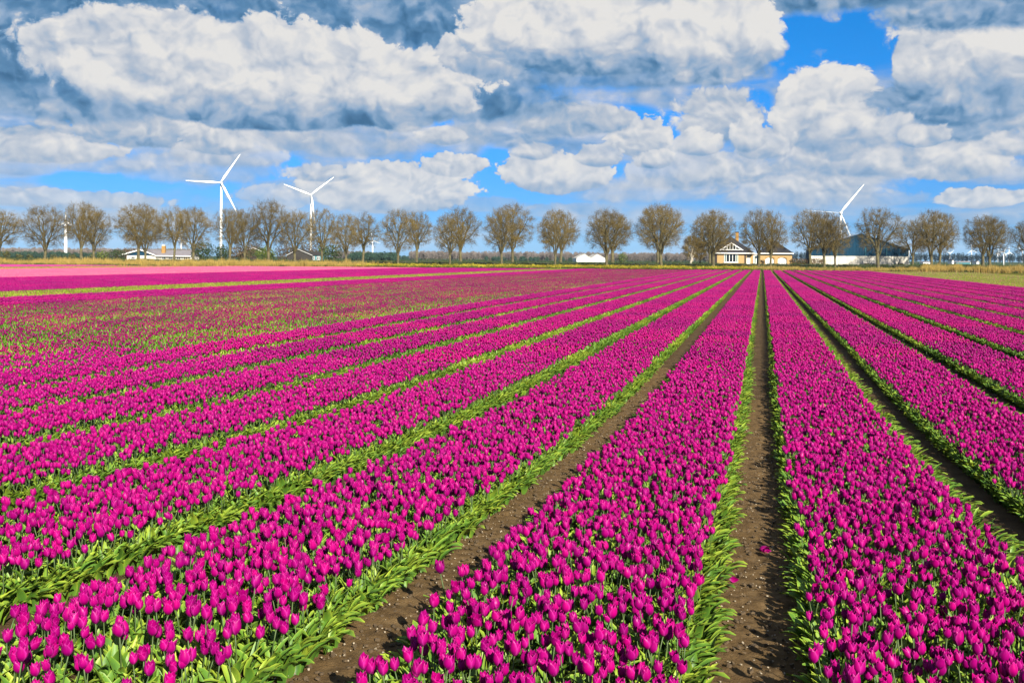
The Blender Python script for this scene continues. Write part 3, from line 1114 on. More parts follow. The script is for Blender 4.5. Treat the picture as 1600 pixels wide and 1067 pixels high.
for k in range(22000):
    px = rs4.uniform(-120, 1720)
    Z = 187.0 + 16.0 * rs4.random() ** 1.2
    x, y = rf(lat(px, Z), Z)
    z = float(zg(x, y))
    clumpy = mnoise.noise(Vector((px * 0.012, Z * 0.12, 1.0)))
    # reeds on the left and right, blossom in the middle
    left = max(0.0, min(1.0, (620 - px) / 160))
    right = max(0.0, min(1.0, (px - 1110) / 90))
    wr = max(left, right)
    u = rs4.random()
    rot = (0, 0, rs4.uniform(0, 6.28))
    if u < wr * (0.52 + 0.5 * clumpy) and Z < 200:
        lowr = 0.62 if 1105 < px < 1440 else 1.0
        re_.add((x, y, z), rot, lowr * rs4.uniform(0.62, 1.12) * (1.0 + 0.3 * clumpy + 0.55 * mnoise.noise(Vector((px * 0.07, Z * 0.3, 4.0)))), rs4.randrange(5))
    elif px > 560 and px < 1180 and rs4.random() < 0.42 + 0.5 * clumpy and Z < 198:
        ye_.add((x, y, z), rot, rs4.uniform(0.7, 1.15), rs4.randrange(5))
    elif px < 500 or rs4.random() < 0.8:
        ve_.add((x, y, z), rot, rs4.uniform(0.7, 1.3), rs4.randrange(5))
for k in range(5200):                                   # the roadside bank behind
    px = rs4.uniform(-120, 1720)
    Z = rs4.choice((rs4.uniform(203, 217), rs4.uniform(228, 238)))
    x, y = rf(lat(px, Z), Z)
    ve_.add((x, y, float(zg(x, y))), (0, 0, rs4.uniform(0, 6.28)), rs4.uniform(0.5, 0.9), rs4.randrange(5))
for nb in range(11, 30):
    Xc = X0 + PITCH * (nb + 0.5) + 0.4
    for j in range(10, 100):
        Yc = (j + 0.5) * 2.0
        px, py, Z = project(Xc, Yc, 0.1)
        if Z < 186 and Z > 20 and px < 1760 and Xc < 39.0 + 3 * mnoise.noise(Vector((0, Yc * 0.05, 0))):
            cr_.add((Xc, Yc, float(zg(Xc, Yc))), (0, 0, rs4.choice((0, math.pi))), 1.0, rs4.randrange(5))
scatter('dry_reeds', c_reed, re_.p, re_.r, re_.s, re_.i, 'straw coloured dry reeds along the far field edge')
scatter('verge_grass', c_verge, ve_.p, ve_.r, ve_.s, ve_.i, 'rough green grass on the bank below the trees')
scatter('yellow_wildflowers', c_yel, ye_.p, ye_.r, ye_.s, ye_.i, 'yellow blossom in the verge behind the field')
scatter('budding_crop', c_crop, cr_.p, cr_.r, cr_.s, cr_.i, 'thin yellow green crop with few buds on the far right')

# the country road on the bank
M_ROAD = material('road_asphalt', (0.104, 0.09366, 0.07802), (0.1404, 0.1248, 0.09878), 1.5, 0.9)
rm = MB()
for i, r0 in enumerate(np.linspace(-260, 260, 80)):
    for f0 in (219.0, 223.0, 227.0):
        x, y = rf(r0, f0)
        rm.v.append((x, y, float(zg(x, y)) + 0.05))
for i in range(79):
    for j in range(2):
        a = i * 3 + j
        rm.f.append((a, a + 3, a + 4, a + 1)); rm.mi.append(0); rm.uv.extend([(0, 0)] * 4)
tag(rm.build('road', M_ROAD), 'narrow country road running along the bank between the tree rows', kind='structure')

# ------------------------------------------------------------------ bare avenue trees
M_BARK = material('bark', (0.04421, 0.03641, 0.01977), (0.104, 0.09106, 0.03901), 1.6, 0.9, bump=0.02, bscale=8.0)
M_TWIG = material('twigs', (0.06095, 0.04025, 0.008625), (0.1219, 0.08625, 0.01897), 0.35, 0.9, rand=0.18)
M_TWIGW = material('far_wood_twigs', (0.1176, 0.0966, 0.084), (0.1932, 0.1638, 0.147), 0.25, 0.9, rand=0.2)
M_TWIGB = material('hazel_twigs', (0.07802, 0.05201, 0.013), (0.1352, 0.09878, 0.02601), 0.5, 0.9)
M_BIRCH = material('birch_bark', (0.2722, 0.2419, 0.1814), (0.375, 0.3447, 0.2903), 2.0, 0.8)

def grow_tree(seed, H=12.0, W=10.0, clear=2.7, tips=300, twigs=22, tw=0.045, fork=None):
    """returns trunk MB, crown MB; crown is a rounded dome of fine branches on a short clear trunk"""
    rg = np.random.default_rng(seed)
    rr = random.Random(seed)
    zb = clear + 0.2
    cz = zb + (H - zb) * 0.50
    rx, rz = W / 2, (H - zb) * 0.52
    pts = []
    while len(pts) < tips:
        v = rg.normal(size=3)
        v /= np.linalg.norm(v)
        rad = rg.random() ** (1 / 3.2)
        lump = 1.0 + 0.09 * mnoise.noise(Vector(v * 1.8) + Vector((seed, 0, 0)))
        p = np.array([v[0] * rx * rad, v[1] * rx * rad, v[2] * rz * rad]) * lump + np.array([0, 0, cz])
        low = (p[2] - zb) / (H - zb)
        if low < 0.02 or (low < 0.22 and math.hypot(p[0], p[1]) < rx * 0.28):
            continue
        pts.append(p)
    pts = np.array(pts)
    trunk, crown = MB(), MB()
    UNIT = 0.0215 * (300.0 / max(tips, 300)) ** 0.5
    def kmeans(P, k, p0):
        D = P - p0
        D = D / (np.linalg.norm(D, axis=1, keepdims=True) + 1e-6)
        c = D[rg.choice(len(P), k, replace=False)]
        for _ in range(6):
            lab = np.argmax(D @ c.T, axis=1)
            for q in range(k):
                if (lab == q).any():
                    c[q] = D[lab == q].mean(0)
                    c[q] /= np.linalg.norm(c[q]) + 1e-6
        return lab
    def tuft_at(p, d, n):
        out = p - np.array([0, 0, cz - rz * 0.5])
        out /= np.linalg.norm(out) + 1e-6
        for _ in range(n):
            v = d * 0.6 + out * 0.45 + rg.normal(size=3) * 0.52 + np.array([0, 0, 0.10])
            v /= np.linalg.norm(v)
            L = rr.uniform(0.35, 0.95)
            s = p + rg.normal(size=3) * 0.22 - d * rr.uniform(0, 0.6)
            side = np.cross(v, rg.normal(size=3))
            side *= tw * 0.5 / (np.linalg.norm(side) + 1e-6)
            crown.add([s - side, s + side, s + v * L], [(0, 1, 2)])
    def seg(p, q, r0, r1, curve):
        mid = (p + q) / 2 + curve
        if r0 > 0.05:
            trunk.tube([p, mid, q], [r0, (r0 + r1) / 2, r1], 6 if r0 > 0.1 else 5, cap=False)
        else:
            crown.tube([p, q], [max(r0, 0.012), max(r1, 0.009)], 3, cap=False)
    def build(p, d, P, r, depth):
        if len(P) <= 2 or depth > 9:
            for t in P:
                dd = t - p
                L = np.linalg.norm(dd) + 1e-6
                crown.tube([p, t], [max(r * 0.7, 0.014), 0.009], 3, cap=False)
                tuft_at(t, dd / L, twigs)
            return
        k = 2 if rr.random() < 0.7 else 3
        k = min(k, len(P))
        lab = kmeans(P, k, p)
        for c in range(k):
            Q = P[lab == c]
            if not len(Q):
                continue
            tgt = Q.mean(0)
            dd = tgt - p
            L = np.linalg.norm(dd)
            dd /= L + 1e-6
            dirn = dd * 0.75 + d * 0.25
            dirn /= np.linalg.norm(dirn)
            frac = 0.42 if depth < 4 else 0.55
            q = p + dirn * L * frac + rg.normal(size=3) * 0.07
            r1 = max(UNIT * len(Q) ** 0.5, 0.010)
            seg(p, q, min(r, r1 * 1.25), r1, rg.normal(size=3) * L * 0.03)
            build(q, (q - p) / (np.linalg.norm(q - p) + 1e-6), Q, r1, depth + 1)
    r0 = UNIT * tips ** 0.5
    lean = rg.normal(size=2) * 0.10
    top = np.array([lean[0], lean[1], clear])
    r0 *= 0.80
    trunk.tube([(0, 0, -0.3), (0, 0, 0.15), (lean[0] * .4, lean[1] * .4, clear * .5), top], [r0 * 1.45, r0 * 1.15, r0 * .98, r0 * .95], 8)
    # first forks: a handful of limbs that rise steeply, plus a leader
    k = fork or rr.choice((5, 6, 7))
    lab = kmeans(pts, k, top)
    for c in range(k):
        Q = pts[lab == c]
        if not len(Q):
            continue
        tgt = Q.mean(0)
        dd = tgt - top
        L = np.linalg.norm(dd)
        dd = dd / L * 0.62 + np.array([0, 0, 0.5])
        dd /= np.linalg.norm(dd)
        s = top - np.array([0, 0, rr.uniform(0.0, 0.8)])
        q = s + dd * L * 0.42
        r1 = UNIT * len(Q) ** 0.5
        seg(s, q, r1 * 1.15, r1, rg.normal(size=3) * 0.12)
        build(q, dd, Q, r1, 1)
    return trunk, crown

TREES = []
for i in range(8):
    H, W = 12.0, (10.2, 9.0, 9.6, 8.4, 10.6, 8.8, 9.4, 9.9)[i]
    tr, cr = grow_tree(50 + i, H, W, clear=(2.6, 3.0, 2.7, 3.1, 2.5, 2.9, 2.6, 2.8)[i], tips=(560, 470, 520, 430, 560, 450, 500, 520)[i], twigs=16, tw=0.040)
    TREES.append((tr.mesh('trunk', [M_BARK], True), cr.mesh('crown', [M_TWIG], False), H, W))

def place_tree(px, top_py, wpx, row, var, rz, label, mats=None):
    Z = 205.0 if row == 'f' else 237.0
    b = base_at(px, Z)
    tm, cm, H, W = TREES[var]
    h = zat(px, top_py, Z) - b[2]
    s = h / H
    root = empty('bare_tree', b, rz, label, 'tree', 'bare avenue trees along the road')
    sx = (wpx / FPX * Z) / W
    root.scale = (sx, sx, s)
    for nm, me in (('trunk', tm), ('crown', cm)):
        o = bpy.data.objects.new(nm, me)
        COL.objects.link(o)
        o.parent = root
    return root

AVENUE = [  # column, crown top, crown width, row, label
    (-3, 328, 66, 'f', 'bare tree at the extreme left, half cut off by the edge of the view'),
    (70, 322, 70, 'f', 'bare round tree standing alone, leftmost of those wholly in view'),
    (127, 317, 58, 'b', 'bare tree with dark trunk just right of the small slim wind turbine on the left'),
    (147, 325, 52, 'f', 'bare tree with mossy trunk, second right of the small slim turbine'),
    (216, 320, 68, 'b', 'bare tree with dark trunk in front of the low farmhouse gable'),
    (227, 324, 56, 'f', 'bare tree with light trunk in front of the low farmhouse gable'),
    (272, 323, 50, 'b', 'bare tree just right of the brick chimney of the low farmhouse'),
    (302, 325, 56, 'f', 'bare tree with pale trunk left of the large left turbine, before the evergreen bush'),
    (359, 326, 52, 'b', 'bare tree with dark trunk immediately right of the large left turbine'),
    (382, 327, 50, 'f', 'bare tree in front of the white edged shed gable'),
    (420, 314, 62, 'f', 'tallest bare tree between the two large turbines'),
    (461, 329, 60, 'f', 'bare tree with mossy trunk just left of the second large turbine'),
    (503, 328, 54, 'b', 'bare tree just right of the second large turbine, behind the teal shed'),
    (540, 335, 46, 'f', 'small bare tree right of the evergreen bush, left of its twin'),
    (567, 333, 54, 'b', 'bare tree just left of the tiny turbine in the gap'),
    (622, 329, 58, 'f', 'bare tree with a long low limb to its left, right of the tiny turbine'),
    (651, 331, 48, 'b', 'bare dark trunked tree with low limb drooping right, before the distant wood'),
    (703, 336, 52, 'f', 'bare tree with pale trunk, left one of a close pair before the distant wood'),
    (720, 326, 60, 'b', 'bare taller tree, right one of a close pair before the distant wood'),
    (784, 324, 58, 'f', 'bare tree, left one of the pair left of the middle of the row'),
    (801, 320, 66, 'b', 'bare taller tree with dark trunk, right one of the middle pair'),
    (867, 328, 54, 'f', 'bare pale trunked tree left of the white greenhouse, left of its twin'),
    (876, 330, 58, 'b', 'bare tree just left of the white greenhouse, right of its twin'),
    (948, 328, 66, 'f', 'bare tree over the right end of the white greenhouse'),
    (957, 334, 64, 'b', 'bare dark trunked tree right of the white greenhouse, with limbs drooping right'),
    (1028, 323, 68, 'b', 'bare tree behind the broad round one left of the tan house'),
    (1033, 320, 70, 'f', 'broad round bare tree left of the tan house'),
    (1109, 334, 56, 'b', 'bare dark trunked tree at the left corner of the tan house'),
    (1115, 330, 68, 'f', 'bare tree in front of the left end of the tan house'),
    (1185, 328, 60, 'f', 'bare tree in front of the link between tan house and garage'),
    (1204, 331, 50, 'f', 'bare slim tree in front of the left garage door'),
    (1266, 329, 62, 'b', 'bare dark trunked tree behind the brown hedge, left of the barn'),
    (1288, 331, 56, 'f', 'bare tree in front of the left end of the barn'),
    (1305, 341, 48, 'f', 'bare smaller tree below the turbine, in front of the barn'),
    (1372, 326, 68, 'f', 'bare tree with forked trunk in front of the right half of the barn'),
    (1426, 343, 54, 'b', 'bare low dark trunked tree just right of the barn'),
    (1456, 330, 62, 'f', 'bare pale trunked tree, left one of the first pair right of the barn'),
    (1468, 333, 56, 'b', 'bare tree, right one of the first pair right of the barn'),
    (1536, 337, 58, 'b', 'bare dark tree, left one of the last pair on the right'),
    (1547, 339, 58, 'f', 'bare pale trunked tree, right one of the last pair on the right'),
    (1607, 344, 52, 'f', 'bare tree at the extreme right, cut off by the edge of the view'),
]
for i, (px, ty, w, row, lb) in enumerate(AVENUE):
    place_tree(px, ty, w * 1.10, row, (i * 5 + 3) % 8, (i * 2.39) % 6.28, lb)

# ------------------------------------------------------------------ bushes, hedges, small trees
def leaf_ball(seed, rx, ry, rz, n, size, cz=None, lump=0.3):
    r3 = random.Random(seed)
    g = np.random.default_rng(seed)
    m = MB()
    cz = rz * 0.9 if cz is None else cz
    for k in range(n):
        v = g.normal(size=3)
        v /= np.linalg.norm(v)
        L = 1.0 + lump * mnoise.noise(Vector(v * 2.2) + Vector((seed * 1.7, 0, 0)))
        rad = (r3.random() ** 0.4) * L
        p = np.array([v[0] * rx, v[1] * ry, v[2] * rz]) * rad + np.array([0, 0, cz])
        if p[2] < 0.02:
            continue
        nrm = v * 0.7 + g.normal(size=3) * 0.6
        a = np.cross(nrm, g.normal(size=3))
        a /= np.linalg.norm(a) + 1e-6
        b = np.cross(nrm, a)
        b /= np.linalg.norm(b) + 1e-6
        s = size * r3.uniform(0.5, 1.2)
        m.add([p - a * s, p - b * s * .6, p + a * s, p + b * s * .6], [(0, 1, 2, 3)])
    return m

M_EVER = material('evergreen_leaf', (0.009366, 0.0234, 0.005201), (0.03381, 0.05462, 0.009366), 0.9, 0.7, transl=0.15)
M_SPRING = material('spring_leaf', (0.04161, 0.06762, 0.008322), (0.09878, 0.1248, 0.01561), 0.9, 0.7, transl=0.2)
M_BROWNB = material('brown_shrub', (0.03901, 0.02601, 0.01248), (0.07802, 0.05201, 0.0234), 0.8, 0.9)
M_BEECH = material('brown_beech_hedge', (0.05201, 0.02861, 0.009366), (0.09878, 0.05982, 0.0182), 0.8, 0.9)
M_OLIVE = material('olive_shrub', (0.04421, 0.04421, 0.008322), (0.08845, 0.08062, 0.01561), 0.8, 0.8, transl=0.15)
def bush(px0, px1, top, Z, mt, label, seed, cat='bush', group=None, name='bush', dens=1.0):
    px = (px0 + px1) / 2
    b = base_at(px, Z)
    w = (px1 - px0) / FPX * Z
    h = max(0.5, zat(px, top, Z) - b[2])
    root = empty(name, b, YAW, label, cat, group)
    n = int(min(1500, max(160, w * h * 34)) * dens)
    f = leaf_ball(seed, w / 2, min(w / 2, 3.0), h / 2, n, 0.17 if Z < 260 else 0.24, cz=h * 0.5)
    f.build('foliage', mt, root)
    st = MB()
    r3 = random.Random(seed)
    for k in range(4):
        st.tube([(r3.gauss(0, w * .06), r3.gauss(0, .2), -0.2), (r3.gauss(0, w * .16), r3.gauss(0, .3), h * .6)], [0.06, 0.03], 5)
    st.build('stem', M_BARK, root)
    return root
bush(296, 336, 377, 262, M_EVER, 'dense rounded evergreen bush right of the low farmhouse', 1)
bush(333, 362, 381, 268, M_EVER, 'dark evergreen bush at the foot of the large left turbine', 2)
bush(352, 402, 384, 275, M_BROWNB, 'brownish leafless shrub behind the white edged shed', 3)
bush(380, 415, 378, 320, M_BROWNB, 'reddish brown copse rising behind the white edged shed', 4)
bush(398, 432, 384, 262, M_SPRING, 'fresh green shrub between the two sheds', 5)
bush(426, 468, 380, 318, M_BROWNB, 'brown leafless copse left of the teal shed', 6)
bush(466, 506, 379, 322, M_BROWNB, 'brown leafless copse behind the teal shed roof', 7)
bush(503, 537, 381, 262, M_EVER, 'mixed green bush just right of the teal shed', 8)
bush(496, 514, 378, 300, M_SPRING, 'yellow green shrub at the right end of the teal shed', 9)
bush(150, 172, 391, 290, M_SPRING, 'bright green shrub left of the low farmhouse, left of a darker one', 10)
bush(168, 196, 389, 285, M_EVER, 'dark green shrub beside the left eave of the low farmhouse', 11)
bush(180, 222, 387, 340, M_BROWNB, 'brown copse behind the left eave of the low farmhouse', 12)
bush(224, 300, 388, 360, M_OLIVE, 'olive brown copse behind the ridge of the low farmhouse', 13)
bush(4, 16, 389, 300, M_OLIVE, 'upright olive shrub at the extreme left beyond the reeds', 14)
bush(24, 36, 396, 330, M_OLIVE, 'small olive shrub left of the leftmost whole tree', 15)
bush(42, 52, 396, 335, M_OLIVE, 'small olive shrub close left of the leftmost whole tree trunk', 16)
bush(78, 90, 397, 330, M_OLIVE, 'small olive shrub right of the leftmost whole tree trunk', 17)
bush(107, 118, 396, 325, M_OLIVE, 'small olive shrub right of the slim small turbine', 18)
bush(138, 150, 397, 325, M_OLIVE, 'small olive shrub beside the second mossy trunk', 19)
bush(964, 981, 394, 420, M_SPRING, 'yellow green shrub right of the white greenhouse', 20)
bush(1186, 1196, 406, 236, M_BROWNB, 'small round brown shrub beside the left garage door', 21)
bush(1349, 1360, 411, 246, M_BROWNB, 'low brown shrub at the foot of the barn wall, left of the forked trunk', 22)
bush(1363, 1368, 412, 246, M_BROWNB, 'tiny brown shrub at the foot of the barn beside the forked trunk', 23)
bush(1398, 1412, 411, 246, M_BROWNB, 'low brown shrub at the right end of the barn wall', 24)
bush(1437, 1452, 409, 200, M_EVER, 'dark green shrub at the field edge right of the barn', 25)

# brown hedge between garage and barn: clipped, box shaped
def hedge(px0, px1, top, Z, mt, label):
    b = base_at((px0 + px1) / 2, Z)
    w = (px1 - px0) / FPX * Z
    h = zat((px0 + px1) / 2, top, Z) - b[2]
    root = empty('hedge', b, YAW, label, 'hedge')
    g = np.random.default_rng(5)
    m = MB()
    for k in range(1700):
        p = np.array([g.uniform(-w / 2, w / 2), g.uniform(-0.6, 0.6), g.uniform(0.0, h)])
        if g.random() < 0.6:
            p[1] = -0.6 + g.normal() * 0.06
        a = g.normal(size=3); a /= np.linalg.norm(a)
        c = np.cross(a, g.normal(size=3)); c /= np.linalg.norm(c)
        s = g.uniform(0.08, 0.18)
        m.add([p - a * s, p - c * s * .6, p + a * s, p + c * s * .6], [(0, 1, 2, 3)])
    m.build('foliage', mt, root)
    st = MB()
    for k in range(10):
        x = (k + 0.5) / 10 * w - w / 2
        st.tube([(x, 0, -0.2), (x + 0.1, 0, h * 0.8)], [0.05, 0.02], 5)
    st.build('stem', M_BARK, root)
hedge(1236, 1286, 404.5, 238, M_BEECH, 'clipped brown beech hedge between the garage and the barn')

# birch with brown catkins left of the tan house
tr, cr = grow_tree(91, 6.5, 4.2, clear=1.0, tips=150, twigs=26, tw=0.05)
bt = empty('birch_tree', base_at(1079, 236), 0.5, 'small brown twigged birch with pale trunk left of the tan house', 'tree')
bt.scale = (1.05, 1.05, (zat(1079, 366, 236) - bt.location.z) / 6.5)
tr.build('trunk', M_BIRCH, bt, smooth=True)
cr.build('crown', M_TWIGB, bt)
tr, cr = grow_tree(92, 6.0, 4.2, clear=0.9, tips=150, twigs=24, tw=0.05)
bt = empty('hazel_tree', base_at(1093, 252), 0.5, 'brown bushy hazel behind the birch left of the tan house', 'tree')
bt.scale = (1.0, 1.0, (zat(1093, 374, 252) - bt.location.z) / 6.0)
tr.build('trunk', M_BARK, bt, smooth=True)
cr.build('crown', M_TWIGB, bt)

# ------------------------------------------------------------------ distant woods
c_wood = bpy.data.collections.new("wood trees")
for i in range(4):
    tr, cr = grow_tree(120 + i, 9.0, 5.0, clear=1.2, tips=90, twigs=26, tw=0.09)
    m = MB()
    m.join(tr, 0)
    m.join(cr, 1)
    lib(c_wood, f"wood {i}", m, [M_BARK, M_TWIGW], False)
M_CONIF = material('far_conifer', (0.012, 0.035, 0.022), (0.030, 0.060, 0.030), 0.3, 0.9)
c_con = bpy.data.collections.new("conifers")
for i in range(4):
    f = leaf_ball(150 + i, 2.6, 2.6, 3.2, 360, 0.55, cz=3.0)
    lib(c_con, f"conifer {i}", f, [M_CONIF], False)
wd = Pts()
cn = Pts()
r5 = random.Random(8)
def wood_band(P, px0, px1, Za, Zb, top, n, unit, kinds=4, jit=0.25):
    for k in range(n):
        px = r5.uniform(px0, px1)
        Z = r5.uniform(Za, Zb)
        b = base_at(px, Z)
        h = (zat(px, 397 + 0.0075 * px - top, Z) - b[2]) * r5.uniform(1 - jit, 1.05)
        P.add(b, (0, 0, r5.uniform(0, 6.28)), h / unit, r5.randrange(kinds))
wood_band(wd, -80, 300, 640, 720, 10.0, 460, 9.0)
wood_band(wd, 520, 578, 700, 740, 9.0, 60, 9.0)
wood_band(wd, 642, 1110, 700, 790, 9.5, 620, 9.0)
wood_band(wd, -150, -80, 640, 720, 9.5, 60, 9.0)
wood_band(cn, 22, 95, 520, 560, 4.0, 46, 6.0)
wood_band(cn, -30, 20, 520, 560, 3.5, 22, 6.0)
wood_band(cn, 95, 150, 520, 560, 3.4, 26, 6.0)
wood_band(cn, 546, 618, 560, 610, 7.0, 60, 6.0)
wood_band(cn, 618, 648, 900, 960, 2.2, 24, 6.0)
wood_band(cn, 755, 925, 660, 690, 2.0, 40, 6.0)
scatter('bare_woodland', c_wood, wd.p, wd.r, wd.s, wd.i, 'grey brown leafless woodland closing the view far behind the road')
scatter('conifer_belt', c_con, cn.p, cn.r, cn.s, cn.i, 'dark conifer belt in front of the far woodland')

# the row of rounded dark trees on the far right, each its own thing
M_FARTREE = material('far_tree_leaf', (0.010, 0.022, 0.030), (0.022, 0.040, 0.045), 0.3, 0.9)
FT = []
for i in range(4):
    f = leaf_ball(170 + i, 2.2, 2.2, 3.6, 420, 0.5, cz=5.0, lump=0.35)
    tk = MB()
    tk.tube([(0, 0, -0.3), (0, 0, 4.5)], [0.22, 0.16], 6)
    FT.append((f.mesh('crown', [M_FARTREE]), tk.mesh('trunk', [M_BARK])))
k = 0
for px in list(np.arange(1418, 1612, 7.2)) + [1238, 1245, 1252, 1259]:
    pxx = px + r5.uniform(-1.2, 1.2)
    Z = 880 + r5.uniform(-15, 15)
    root = empty('dark_tree', base_at(pxx, Z), r5.uniform(0, 6.28), None, 'tree')
    if px > 1400:
        tag(root, 'dark rounded tree in the even far row on the right', None, 'even row of dark trees far away on the right')
    else:
        tag(root, 'dark far tree seen in the gap between garage and barn', None, 'dark far trees in the gap left of the barn')
    h = (zat(pxx, 397 + 0.0075 * pxx - 12.0, Z)) * r5.uniform(0.92, 1.05)
    root.scale = (1.12, 1.12, h / 8.3)
    for nm, me in (('crown', FT[k % 4][0]), ('trunk', FT[k % 4][1])):
        o = bpy.data.objects.new(nm, me)
        COL.objects.link(o)
        o.parent = root
    k += 1

# ------------------------------------------------------------------ wind turbines
M_TURB = material('turbine_white', (0.68, 0.68, 0.6715), None, rough=0.45)
M_TURBG = material('turbine_grey', (0.10, 0.11, 0.12), None, rough=0.5)
def turbine(px, hub_py, Z, blade, angles, label, yaw=0.15, tw=1.0, blade_w=1.0, group=None):
    x, y = rf(lat(px, Z), Z)
    zb = float(zg(x, y))
    hz = zat(px, hub_py, Z) - zb
    root = empty('wind_turbine', (x, y, zb), YAW + yaw, label, 'wind turbine', group)
    t = MB()
    t.tube([(0, 0, -0.5), (0, 0, hz * 0.5), (0, 0, hz - 1.0)], [2.1 * tw, 1.65 * tw, 1.15 * tw], 20)
    t.build('tower', M_TURB, root, smooth=True)
    nc = MB()
    k = blade / 38.0
    sec = [(-3.6, 0.9), (-3.0, 1.5), (2.0, 1.75), (6.0, 1.45), (6.8, 0.9)]
    vs, fs = [], []
    for yy, r in sec:
        for a in range(8):
            an = 2 * math.pi * (a + .5) / 8
            vs.append((r * k * 1.08 * math.cos(an), yy * k, hz + r * k * 1.05 * math.sin(an)))
    for i in range(len(sec) - 1):
        for a in range(8):
            a2 = (a + 1) % 8
            fs.append((i * 8 + a, i * 8 + a2, (i + 1) * 8 + a2, (i + 1) * 8 + a))
    fs.append(tuple(range(7, -1, -1)))
    fs.append(tuple(range(32, 40)))
    nc.add(vs, fs)
    nc.build('nacelle', M_TURB, root)
    yc = MB()
    yc.tube([(0, 0, hz - 2.6 * k), (0, 0, hz - 1.4 * k)], [1.25 * tw, 1.25 * tw], 16)
    yc.build('yaw_collar', M_TURBG, root, smooth=True)
    hb = MB()
    hb.tube([(0, -3.4 * k, hz), (0, -4.4 * k, hz), (0, -5.2 * k, hz), (0, -5.7 * k, hz)], [1.45 * k, 1.4 * k, 0.95 * k, 0.2 * k], 14)
    hb.build('hub', M_TURB, root, smooth=True)
    for a in angles:
        b = MB()
        a, bw = a if isinstance(a, tuple) else (a, 1.0)
        bw *= blade_w
        a = R(a)
        ax = np.array([math.cos(a), 0, math.sin(a)])
        ch = np.array([-math.sin(a), 0, math.cos(a)])
        dp = np.array([0, 1, 0])
        vs, fs = [], []
        st = [(0.02, 0.9, 0.9), (0.07, 1.0, 0.8), (0.2, 1.75, 0.45), (0.45, 1.3, 0.28), (0.75, 0.85, 0.16), (0.96, 0.5, 0.1), (1.0, 0.15, 0.05)]
        for tt, w, th in st:
            c = np.array([0, -4.2 * k, hz]) + ax * blade * tt + ch * w * k * 0.2 * bw
            for q in range(6):
                an = 2 * math.pi * q / 6
                vs.append(c + ch * math.cos(an) * w * k * bw + dp * math.sin(an) * th * k)
        for i in range(len(st) - 1):
            for q in range(6):
                q2 = (q + 1) % 6
                fs.append((i * 6 + q, i * 6 + q2, (i + 1) * 6 + q2, (i + 1) * 6 + q))
        fs.append(tuple(range(len(st) * 6 - 6, len(st) * 6)))
        b.add(vs, fs)
        b.build('blade', M_TURB, root, smooth=True)
    return root
turbine(345, 286, 1000, 35.5, (57, 177.5, 298), 'large white wind turbine, leftmost of the two tall ones on the left', tw=0.8, blade_w=0.85)
turbine(485.5, 305, 1150, 34.5, (39, 159, 278), 'large white wind turbine right of the tallest bare tree, one blade hanging beside its tower', tw=0.8, blade_w=0.85)
turbine(1313, 333, 1000, 37.0, (52, (175, 0.18), (292, 0.4)), 'white wind turbine rising above the barn with its right blade pointing up', yaw=-0.35, tw=0.65, blade_w=0.85)
turbine(102.5, 347, 560, 5.6, (88, 333, 210), 'slim small wind turbine with short blades between the leftmost trees', tw=0.55, blade_w=1.6)
turbine(582, 376, 1900, 16, (100, 340, 220), 'tiny far wind turbine in the gap between bare trees left of the distant wood', tw=0.8)
turbine(283, 374, 2300, 20, (80, 200, 320), 'tiny far wind turbine over the roof of the low farmhouse', tw=0.8)
for px, hy, Z, bl, an, lb in (
        (1484, 396, 2500, 14, (35, 155, 275), 'tiny far wind turbine behind the first pair right of the barn'),
        (1518, 391, 2500, 16, (95, 215, 335), 'tiny far wind turbine above the tree row left of the last pair of bare trees'),
        (1559, 396, 2500, 14, (80, 200, 320), 'tiny far wind turbine just right of the last pair of bare trees'),
        (1568, 394, 620, 3.6, (60, 180, 300), 'tiny white wind turbine with its whole tower showing before the dark tree row'),
        (1576, 394, 2500, 16, (90, 215, 330), 'tiny far wind turbine with blades spread, second from the right edge'),
        (1597, 391, 2500, 15, (150, 30, 270), 'tiny far wind turbine at the right edge of the view')):
    turbine(px, hy, Z, bl, an, lb, tw=0.7 if Z > 1000 else 0.20, blade_w=1.3)

# ------------------------------------------------------------------ buildings
M_BRICK = material('tan_brick', (0.2697, 0.1716, 0.07048), (0.3186, 0.2145, 0.09806), 3.0, 0.9)
M_SLATE = material('dark_slate', (0.0112, 0.0112, 0.014), (0.0245, 0.0231, 0.0266), 3.0, 0.6, bump=0.02, bscale=10.0)
M_WHITE = material('white_paint', (0.5741, 0.5667, 0.5446), None, rough=0.5)
M_CREAM = material('cream_concrete', (0.4154, 0.3839, 0.3272), (0.4656, 0.4404, 0.3902), 0.6, 0.9, rand=0.04)
M_TEAL = material('dark_teal_sheet', (0.00315, 0.0234, 0.0468), (0.0054, 0.0324, 0.0612), 0.4, 0.75, spec=0.08, rand=0.10)
M_TEALW = material('teal_boards', (0.02, 0.10, 0.12), (0.03, 0.14, 0.16), 1.0, 0.7)
M_GLASS = material('dark_glass', (0.012, 0.016, 0.018), None, rough=0.08, spec=0.8)
M_GLASSG = material('green_tinted_glass', (0.06, 0.12, 0.11), None, rough=0.1, spec=0.8)
M_GREYROOF = material('grey_fibre_roof', (0.1248, 0.1144, 0.1248), (0.1716, 0.1561, 0.1664), 1.0, 0.85)
M_CHIM = material('orange_brick', (0.2177, 0.1149, 0.03024), (0.2782, 0.1633, 0.04838), 4.0, 0.9)
M_SHADE = material('dark_timber_and_shade', (0.018, 0.014, 0.012), None, rough=0.8)
M_DKROOF = material('brown_black_roof', (0.016, 0.014, 0.012), (0.030, 0.026, 0.022), 2.0, 0.8)

